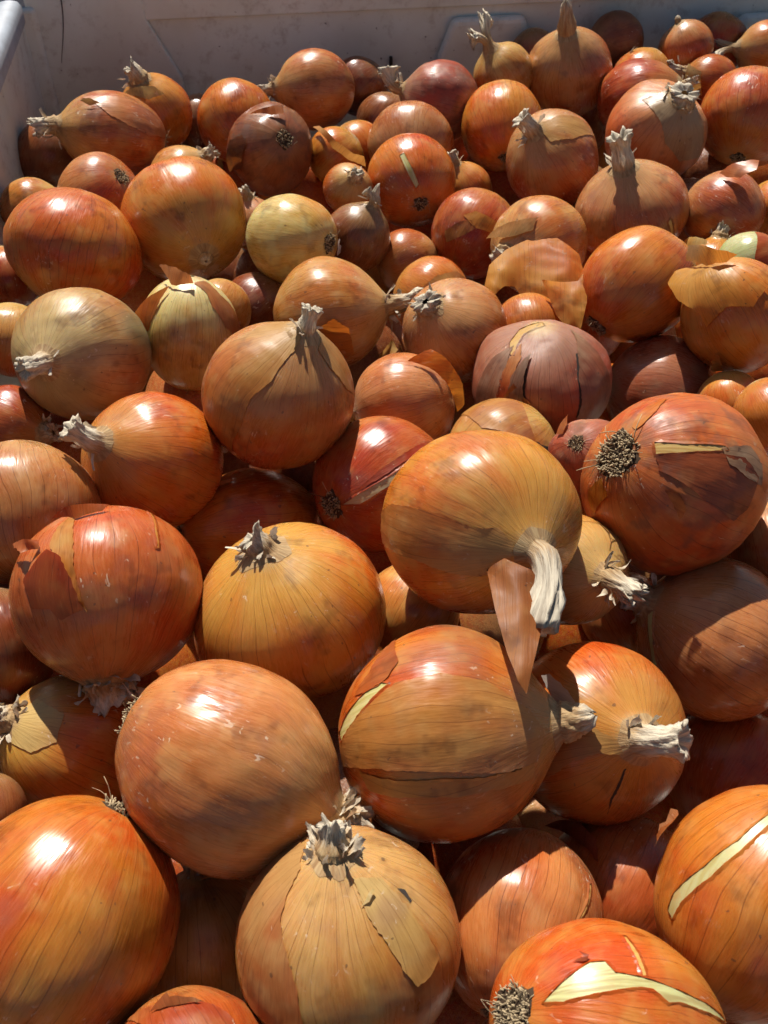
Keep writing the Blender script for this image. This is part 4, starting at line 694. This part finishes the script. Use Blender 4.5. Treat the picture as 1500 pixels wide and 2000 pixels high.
def sheet(on, poly, seed):
    """a free hanging piece of skin: 3-D outline (local, in radii) with its own flat layout coordinates"""
    r = np.random.RandomState(seed)
    Q = np.array(poly); B, KB = [], []
    for i in range(len(Q)):
        p, q = Q[i], Q[(i + 1) % len(Q)]; m = max(1, int(np.linalg.norm(q[3:] - p[3:]) / .05))
        for j in range(m):
            f = j / m; B.append(p + (q - p) * f + (r.randn(5) * np.array([0, 0, 0, .014, .014]) if j else 0))
    B = np.array(B); nb = len(B); W2 = B[:, 3:]
    lo, hi = W2.min(0), W2.max(0); G = []
    for x in np.arange(lo[0], hi[0], .06):
        for y in np.arange(lo[1], hi[1], .06):
            c = False; j = nb - 1
            for i in range(nb):
                if (W2[i, 1] > y) != (W2[j, 1] > y) and x < (W2[j, 0] - W2[i, 0]) * (y - W2[i, 1]) / (W2[j, 1] - W2[i, 1]) + W2[i, 0]: c = not c
                j = i
            if c and np.min(np.hypot(W2[:, 0] - x, W2[:, 1] - y)) > .03: G.append((x, y))
    vo, eo, fo, *_ = delaunay_2d_cdt([Vector(p) for p in W2] + [Vector(p) for p in G], [(i, (i + 1) % nb) for i in range(nb)], [list(range(nb))], 1, 1e-6)
    W = np.array([(p.x, p.y) for p in vo])
    d = np.hypot(W[:, None, 0] - W2[None, :, 0], W[:, None, 1] - W2[None, :, 1]); wt = 1 / (d + 1e-4) ** 2.5
    V = (wt[:, :, None] * B[None, :, :3]).sum(1) / wt.sum(1)[:, None]
    X = np.c_[np.ones(len(W2)), W2]; co, *_ = np.linalg.lstsq(X, B[:, :3], rcond=None)
    lin = np.c_[np.ones(len(W)), W] @ co; dev = B[:, :3] - X @ co
    V = lin + (wt[:, :, None] * dev[None]).sum(1) / wt.sum(1)[:, None]
    nrm = np.cross(co[1], co[2]); nrm /= np.linalg.norm(nrm)
    e = np.clip(d.min(1) / .25, 0, 1)
    V = V + nrm * ((.11 * e + .016 * np.sin(W @ (r.randn(2) * 6) + 1) + .005 * np.sin(W @ (r.randn(2) * 13)) - .16 * np.cos(4.2 * (W[:, 0] - W[:, 0].mean())) * .5)[:, None])
    return mesh_np('skin_flap', V * on.R, np.array([tuple(f) for f in fo if len(f) == 3]), np.c_[W[:, 0] * .25, .5 + W[:, 1] * .12], M_FLAP)

def patch(on, style, poly, seed, px):
    """a piece of skin (or bare flesh) following the onion's surface; poly = unit-sphere points + scale"""
    r = np.random.RandomState(seed)
    Q = np.array(poly); n = Q[:, :3] / np.linalg.norm(Q[:, :3], axis=1)[:, None]; k = Q[:, 3]
    c = n.mean(0); c /= np.linalg.norm(c)
    a = np.cross(c, [0, 0, 1.]); a /= np.linalg.norm(a); b = np.cross(c, a)
    ang = np.arccos(np.clip(n @ c, -1, 1)); den = np.hypot(n @ a, n @ b) + 1e-9
    P2 = np.stack([n @ a, n @ b], 1) / den[:, None] * ang[:, None]
    # densify and roughen the outline
    pts, ks = [], []
    step = {'bare': .030, 'skin': .035, 'flap': .04, 'crack': .03}[style]
    jag = {'bare': .003, 'skin': .0045, 'flap': .005, 'crack': .003}[style]
    for i in range(len(P2)):
        p, q = P2[i], P2[(i + 1) % len(P2)]; ln = np.linalg.norm(q - p); m = max(1, int(ln / step))
        nrm = np.array([q[1] - p[1], p[0] - q[0]]) / (ln + 1e-9)
        for j in range(m):
            f = j / m; pts.append(p + (q - p) * f + nrm * (r.randn() * jag if j else 0)); ks.append(k[i] + (k[(i + 1) % len(P2)] - k[i]) * f)
    B = np.array(pts); KB = np.array(ks); nb = len(B)
    lo, hi = B.min(0), B.max(0)
    g = max(.035, min(.07, (hi - lo).min() / 5))
    gx = np.arange(lo[0], hi[0], g); gy = np.arange(lo[1], hi[1], g * .87)
    G = []
    def inside(x, y):
        s_ = False; j = nb - 1
        for i in range(nb):
            if (B[i, 1] > y) != (B[j, 1] > y) and x < (B[j, 0] - B[i, 0]) * (y - B[i, 1]) / (B[j, 1] - B[i, 1]) + B[i, 0]: s_ = not s_
            j = i
        return s_
    for yi, y in enumerate(gy):
        for x in gx + (g / 2 if yi % 2 else 0):
            if inside(x, y) and np.min(np.hypot(B[:, 0] - x, B[:, 1] - y)) > g * .45: G.append((x, y))
    allp = [Vector(p) for p in B] + [Vector(p) for p in G]
    vo, eo, fo, *_ = delaunay_2d_cdt(allp, [(i, (i + 1) % nb) for i in range(nb)], [list(range(nb))], 1, 1e-6)
    W = np.array([(p.x, p.y) for p in vo])
    d = np.hypot(W[:, None, 0] - B[None, :, 0], W[:, None, 1] - B[None, :, 1])
    wt = 1 / (d + 1e-4) ** 2.2; K = (wt * KB).sum(1) / wt.sum(1); edge = d.min(1)
    rad = np.hypot(W[:, 0], W[:, 1]); u2 = W / (rad[:, None] + 1e-9)
    N = c[None] * np.cos(rad)[:, None] + (a[None] * u2[:, :1] + b[None] * u2[:, 1:]) * np.sin(rad)[:, None]
    sp = np.arccos(np.clip(N[:, 2], -1, 1)); lon = np.arctan2(N[:, 1], N[:, 0])
    ef = np.exp(-(edge / .03) ** 2)
    wr = np.sin(W @ (r.randn(2) * 16) + r.rand() * 6) * .5 + np.sin(W @ (r.randn(2) * 30) + r.rand() * 6) * .35
    if style == 'bare': off = .0030 + 0 * ef
    elif style == 'crack': off = .0035 + 0 * ef
    elif style == 'skin': off = .0055 + .0065 * ef * (.5 + r.rand(len(W))) + .0048 * wr * (1 - ef)
    else: off = (K - 1) + .008 + .006 * ef * r.rand(len(W)) + .010 * wr * np.clip((K - 1) * 8, .2, 1)
    V = on.at(lon, sp, off)
    UV = np.stack([lon / 6.28319 + .5, sp / math.pi], 1)
    F = [tuple(f) for f in fo]
    F = np.array([f for f in F if len(f) == 3])
    mat = {'bare': M_BARE, 'crack': M_DARK, 'skin': M_PEEL, 'flap': M_FLAP}[style]
    return mesh_np({'bare': 'bare_strip', 'crack': 'skin_crack', 'skin': 'outer_skin', 'flap': 'skin_flap'}[style], V, F, UV, mat)

def torn_edge(on, poly, seed):
    """thin lifted lip of skin running round a bare strip"""
    r = np.random.RandomState(seed)
    Q = np.array(poly); n = Q[:, :3] / np.linalg.norm(Q[:, :3], axis=1)[:, None]
    c = n.mean(0); c /= np.linalg.norm(c)
    pts = []
    for i in range(len(n)):
        p, q = n[i], n[(i + 1) % len(n)]; m = max(1, int(np.linalg.norm(q - p) / .03))
        for j in range(m): pts.append(p + (q - p) * j / m)
    P = np.array(pts); T = np.roll(P, -1, 0) - np.roll(P, 1, 0); O = np.cross(T, P); O /= np.linalg.norm(O, axis=1)[:, None] + 1e-9
    A = np.roll(P, -1, 0); area = np.sum(np.cross(P - c, A - c) @ c)
    if area < 0: O = -O
    k = len(P); rows, uv = [], []
    wv = .010 + .012 * r.rand(k); lf = .006 + .010 * r.rand(k)
    for w_, o_ in ((-.25, 1.0), (.25, .9), (1.0, .15), (1.6, -.15)):
        X = P + O * (w_ * wv)[:, None]; X /= np.linalg.norm(X, axis=1)[:, None]
        sp = np.arccos(np.clip(X[:, 2], -1, 1)); lo = np.arctan2(X[:, 1], X[:, 0])
        rows.append(on.at(lo, sp, o_ * lf + .0015)); uv.append(np.c_[lo / 6.28319 + .5, sp / math.pi])
    V = np.concatenate(rows); UV = np.concatenate(uv)
    F = [(a * k + i, a * k + (i + 1) % k, (a + 1) * k + (i + 1) % k, (a + 1) * k + i) for a in range(3) for i in range(k)]
    return mesh_np('torn_skin_edge', V, F, UV, M_PEEL)

# ------------------------------------------------------------------ the bin
TH = R_(7)
mv = Vector((math.cos(TH), math.sin(TH), 0)); nv = Vector((-math.sin(TH), math.cos(TH), 0))
BM_ = Matrix(((mv.x, nv.x, 0, 0), (mv.y, nv.y, 0, 0), (0, 0, 1, 0), (0, 0, 0, 1)))
def box(name, x0, x1, y0, y1, z0, z1, parent, bev=.002, mat=None):
    V = np.array([(x, y, z) for x in (x0, x1) for y in (y0, y1) for z in (z0, z1)])
    F = [(0, 1, 3, 2), (4, 6, 7, 5), (0, 4, 5, 1), (2, 3, 7, 6), (0, 2, 6, 4), (1, 5, 7, 3)]
    me = mesh_np(name, V, F, None, mat or M_BIN, False)
    ob = link(name, me, parent)
    if bev:
        md = ob.modifiers.new('bevel', 'BEVEL'); md.width = bev; md.segments = 3; md.limit_method = 'ANGLE'
    return ob
def prism(name, poly, y0, y1, parent, bev=.003):
    """outline in (x,z) extruded along the wall normal"""
    n = len(poly)
    V = [(x, y0, z) for x, z in poly] + [(x, y1, z) for x, z in poly]
    me = bpy.data.meshes.new(name)
    me.from_pydata(V, [], [tuple(range(n)), tuple(range(2 * n - 1, n - 1, -1))] + [((i + 1) % n, i, n + i, n + (i + 1) % n) for i in range(n)])
    me.materials.append(M_BIN); me.update()
    ob = link(name, me, parent)
    md = ob.modifiers.new('bevel', 'BEVEL'); md.width = bev; md.segments = 3; md.limit_method = 'ANGLE'
    return ob
bin_ = bpy.data.objects.new('produce_bin', None); col.objects.link(bin_)
bin_.matrix_world = BM_
bin_['label'] = 'grey plastic bulk bin holding the onions, pale rim at the top left'
bin_['category'] = 'bin'
D0 = .941; LX = -.2035; RX = .56; FY = -.02; HB = .083; HL = .052
box('floor', LX - .02, RX + .02, FY - .02, D0 + .03, -.02, .0, bin_)
box('back_wall', LX + .001, RX, D0, D0 + .022, .001, ZO + HB - .012, bin_)
# moulded relief on the inside of the back wall
box('wall_band', LX + .034, RX - .001, D0 - .004, D0 - .001, ZO + .030, ZO + HB - .013, bin_, .004)
prism('wall_rib', [(LX + .002, .002), (-.066, .002), (-.074, ZO - .02), (-.098, ZO + .031), (-.100, ZO + HB - .014), (LX + .002, ZO + HB - .014)], D0 - .0052, D0 - .0005, bin_, .004)
prism('wall_rib', [(.150, .002), (.262, .002), (.256, ZO - .01), (.246, ZO + .022), (.178, ZO + .022), (.166, ZO - .01)], D0 - .012, D0 - .0008, bin_, .006)
prism('wall_rib', [(.430, .002), (.542, .002), (.536, ZO - .01), (.526, ZO + .014), (.458, ZO + .014), (.446, ZO - .01)], D0 - .012, D0 - .0008, bin_, .006)
box('vent_slot', .1205, .1235, D0 - .0035, D0 + .004, ZO - .034, ZO - .012, bin_, .0008, M_DARK)
box('vent_slot', .290, .293, D0 - .0035, D0 + .004, ZO - .034, ZO - .012, bin_, .0008, M_DARK)
# rims
def rim(name, pts, wx, wz, parent):
    V, F = [], []
    prof = [(-.5, -.9), (-.5, .12), (-.36, .42), (-.1, .5), (.1, .5), (.36, .42), (.5, .12), (.5, -.9)]
    for p, nn in pts:
        for a, b in prof: V.append((p[0] + nn[0] * a * wx, p[1] + nn[1] * a * wx, p[2] + b * wz))
    m = len(prof)
    for i in range(len(pts) - 1):
        for j in range(m - 1):
            a = i * m + j; F.append((a, a + m, a + m + 1, a + 1))
    me = bpy.data.meshes.new(name); me.from_pydata(V, [], F); me.materials.append(M_RIM)
    for p in me.polygons: p.use_smooth = True
    return link(name, me, parent)
box('left_wall', LX - .016, LX, FY, D0 + .022, .001, ZO + HL - .008, bin_)
rim('rim', [((LX - .0055, y, ZO + HL - .001), (1, 0)) for y in np.linspace(FY, D0 - .022, 12)], .020, .013, bin_)
# corner block and back rim, climbing to the taller back wall
rim('rim', [((LX - .018 + .012 * i, D0 + .010, ZO + HL + .003 + (HB - HL) * min(1, max(0, (i - 1.4) / 6)) ), (0, 1)) for i in range(10)] + [((x, D0 + .010, ZO + HB + .003), (0, 1)) for x in np.linspace(LX + .12, RX, 12)], .030, .016, bin_)
prism('corner_post', [(LX - .017, .002), (LX + .012, .002), (LX + .012, ZO + HL - .006), (LX - .017, ZO + HL - .006)], D0 - .010, D0 + .021, bin_, .004)
# the sloped top of the back wall is cut off behind the climbing rim near the corner
box('right_wall', RX, RX + .016, FY, D0 + .022, .001, ZO + HL - .008, bin_)
box('front_wall', LX - .016, RX + .016, FY - .016, FY - .001, .001, ZO - .03, bin_)
# long scratch on the back wall
sv = []
for i in range(9):
    f = i / 8; x = LX + .0360 - .011 * f + .0020 * math.sin(f * 4); z = ZO + .060 - .062 * f
    hw = .0007 * (1 - .6 * f)
    sv += [(x - hw, D0 - .0058, z), (x + hw, D0 - .0058, z)]
me = bpy.data.meshes.new('scratch'); me.from_pydata(sv, [], [(2 * i, 2 * i + 1, 2 * i + 3, 2 * i + 2) for i in range(8)])
t_ = NT('scratch_dirt'); t_.b.inputs['Base Color'].default_value = (.11, .09, .085, 1); t_.b.inputs['Roughness'].default_value = .8
me.materials.append(t_.m); link('scratch', me, bin_)

# ------------------------------------------------------------------ the onions
STAIN = {'AN': 1.0, 'BL': .45, 'AG': .35, 'BB': .25, 'AR': .2, 'BP': .2, 'N': .2, 'T': .1, 'BJ': .12, 'BN': .2}
GRIME = {'E': .9, 'BA': .75, 'AZ': .8, 'H': .6, 'AV': .45, 'AK': .3, 'A': .3, 'AN': .35, 'b2': .6, 'M': .3, 'BR': .12, 'BL': .15}
VEIN = {'AL': 1.0, 'BS': 1.0, 'BE': .9, 'BR': .8, 'BN': 1.0, 'BQ': .7, 'BU': .8, 'AA': .7, 'BV': .7, 'Q': 1.0, 'AP': .9, 'AH': .5, 'BK': .45, 'AJ': .25, 'BD': .5}
DULL = {'AV': .25, 'AZ': .25, 'E': .08, 'N': .12, 'H': .1, 'BA': .12, 'AN': .1, 'BK': .0, 'BA': .1, 'M': .05, 'b2': .2}
BUMP = {'N': 1.6, 'M': 1.7, 'E': 1.7, 'BA': 1.3, 'AV': 1.7, 'H': 1.6, 'AZ': 1.6, 'BL': 1.2}
TUFT = {'BK': 34, 'BR': 22, 'BI': 34, 'BJ': 14, 'BC': 22, 'BN': 12, 'BP': 14, 'AG': 12, 'BH': 10, 'N': 10, 'Z': 10, 'P': 10, 'A': 10}
GROUP = 'onions heaped in the bin'
built = {}; bodies = {}
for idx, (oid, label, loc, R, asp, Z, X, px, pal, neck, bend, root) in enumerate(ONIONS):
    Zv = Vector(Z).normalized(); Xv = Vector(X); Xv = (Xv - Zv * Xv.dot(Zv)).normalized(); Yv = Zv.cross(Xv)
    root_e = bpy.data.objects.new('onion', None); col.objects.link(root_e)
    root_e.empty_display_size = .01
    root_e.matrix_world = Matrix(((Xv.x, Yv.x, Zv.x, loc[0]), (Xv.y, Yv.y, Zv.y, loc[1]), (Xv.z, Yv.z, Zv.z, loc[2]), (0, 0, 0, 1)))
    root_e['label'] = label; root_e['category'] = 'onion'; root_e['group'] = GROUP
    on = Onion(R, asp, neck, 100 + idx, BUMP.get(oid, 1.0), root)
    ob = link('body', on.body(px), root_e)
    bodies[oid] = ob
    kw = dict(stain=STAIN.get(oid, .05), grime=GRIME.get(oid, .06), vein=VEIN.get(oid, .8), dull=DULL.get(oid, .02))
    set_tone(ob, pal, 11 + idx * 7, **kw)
    if neck[0] > 0:
        bl = {'w': .68, 's': .22, 'p': .42, 'd': .35}[neck[2]]
        if neck[2] == 'd':
            n1 = link('neck', tube_neck(on, (neck[0], neck[1] * .72, 'd'), bend, 900 + idx, (-.9, .45, .1)), root_e); set_tone(n1, 'tan', idx, bleach=bl)
            n2 = link('neck', tube_neck(on, (neck[0] * 1.15, neck[1] * .5, 'd'), bend, 950 + idx, (.8, -.5, .1)), root_e); set_tone(n2, 'tan', idx + 3, bleach=bl)
        else:
            n1 = link('neck', tube_neck(on, neck, bend, 900 + idx), root_e); set_tone(n1, 'tan', idx, bleach=bl)
        if neck[2] in 'pw' and px > 45:
            n3 = link('papery_shreds', tuft(on, neck, bend, 500 + idx, TUFT.get(oid, 7 if neck[2] == 'p' else 4)), n1); set_tone(n3, 'tan', idx + 1, bleach=bl)
    if root:
        link('roots', roots(on, 300 + idx, root), root_e)
    built[oid] = (root_e, on, idx, px, kw)
for k, (oid, style, colr, poly) in enumerate(PATCHES):
    root_e, on, idx, px, kw = built[oid]
    me = sheet(on, poly, 40 + k) if style == 'sheet' else patch(on, style, poly, 40 + k, px)
    ob = link(me.name.split('.')[0], me, root_e if style in ('flap', 'sheet') else bodies[oid])
    if style == 'bare' and px > 85:
        te = link('torn_skin_edge', torn_edge(on, poly, k), bodies[oid]); set_tone(te, ONIONS[idx][8], 11 + idx * 7, **kw)
    set_tone(ob, colr, 60 + k * 3 + idx, stain=.22 if colr == 'oliveskin' else .03, grime=max(kw['grime'], .16 if colr in ('tanskin', 'oliveskin', 'dirtskin') else .06), vein=.6, dull={'skin': .12, 'sheet': .28}.get(style, .10))
# lower layer, only glimpsed through the gaps
fill = None
for i, (x, y, z, R) in enumerate(FILL):
    e = bpy.data.objects.new('onion', None); col.objects.link(e)
    e['label'] = 'onion buried in the lower layer, glimpsed only through dark gaps in the pile'
    e['category'] = 'onion'; e['group'] = 'onions buried in the lower layer'
    e.location = (x, y, z); rr = random.Random(i)
    e.rotation_euler = (rr.uniform(0, 6), rr.uniform(0, 6), rr.uniform(0, 6)); e.scale = (R, R, R)
    if fill is None: fill = Onion(1.0, 1.0, (0, 0, 'n'), 77).body(40)
    b = link('body', fill, e); set_tone(b, ('copper', 'orange', 'dirty', 'red')[i % 4], i * 5, vein=.6, grime=.1)  # the darkest palette among these helps blacken the gaps by colour

# the rest of the heap, beyond the picture's edges
V, F, UV = [], [], []
for i, (x, y, z, R) in enumerate(AROUND):
    o_ = Onion(R, 1.0, (0, 0, 'n'), 700 + i)
    lon = np.linspace(-math.pi, math.pi, 25); sp = np.linspace(0, math.pi, 17)
    S2, L2 = np.meshgrid(sp, lon, indexing='ij')
    P_ = o_.at(L2, S2).reshape(-1, 3)
    rr = random.Random(i); M3 = np.array(Matrix.Rotation(rr.uniform(0, 6), 3, 'X') @ Matrix.Rotation(rr.uniform(0, 6), 3, 'Z'))
    b0 = sum(len(v) for v in V)
    V.append(P_ @ M3.T + np.array([x, y, z])); UV.append(np.stack([L2 / 6.283 + .5, S2 / math.pi], -1).reshape(-1, 2)); F.append(grid_faces(17, 25)[:, ::-1] + b0)
rest = link('onion_heap', mesh_np('onion_heap', np.concatenate(V), np.concatenate(F), np.concatenate(UV), M_SKIN))
set_tone(rest, 'copper', 5, vein=.6)
rest['label'] = 'rest of the onion heap running on past the edges of the picture'
rest['category'] = 'onions'; rest['kind'] = 'stuff'
# loose flakes of skin lying on the pile
for i, (x, y, z, nx, ny, nz, size, pal, label) in enumerate(FLAKES):
    r = np.random.RandomState(i + 5); na = 14; V = [(0, 0, .12)]; UV = [(.3, .3)]
    for ring in (.55, 1.0):
        for j in range(na):
            a = j / na * 6.2832; k = ring * (1 + .28 * math.sin(2 * a + i) + .16 * math.sin(5 * a + 2 * i) + (.10 * r.randn() if ring == 1 else 0))
            px_, py_ = k * math.cos(a), .55 * k * math.sin(a)
            V.append((px_, py_, .55 * py_ * py_ * 2.0 + .12 + .10 * math.sin(3 * px_ + i))); UV.append((.3 + .05 * px_, .3 + .05 * py_))
    F3 = [(0, 1 + j, 1 + (j + 1) % na) for j in range(na)]
    for j in range(na):
        a, b = 1 + j, 1 + (j + 1) % na; F3 += [(a, a + na, b + na), (a, b + na, b)]
    fl = link('skin_flake', mesh_np('skin_flake', np.array(V) * size, np.array(F3), UV, M_FLAP))
    q = Vector((nx, ny, nz)).to_track_quat('Z', 'Y') @ Matrix.Rotation(i * 1.7, 3, 'Z').to_quaternion()
    fl.rotation_mode = 'QUATERNION'; fl.rotation_quaternion = q; fl.location = (x, y, z)
    set_tone(fl, pal, i * 13)
    fl['label'] = label; fl['category'] = 'onion skin'; fl['group'] = 'loose skin flakes'
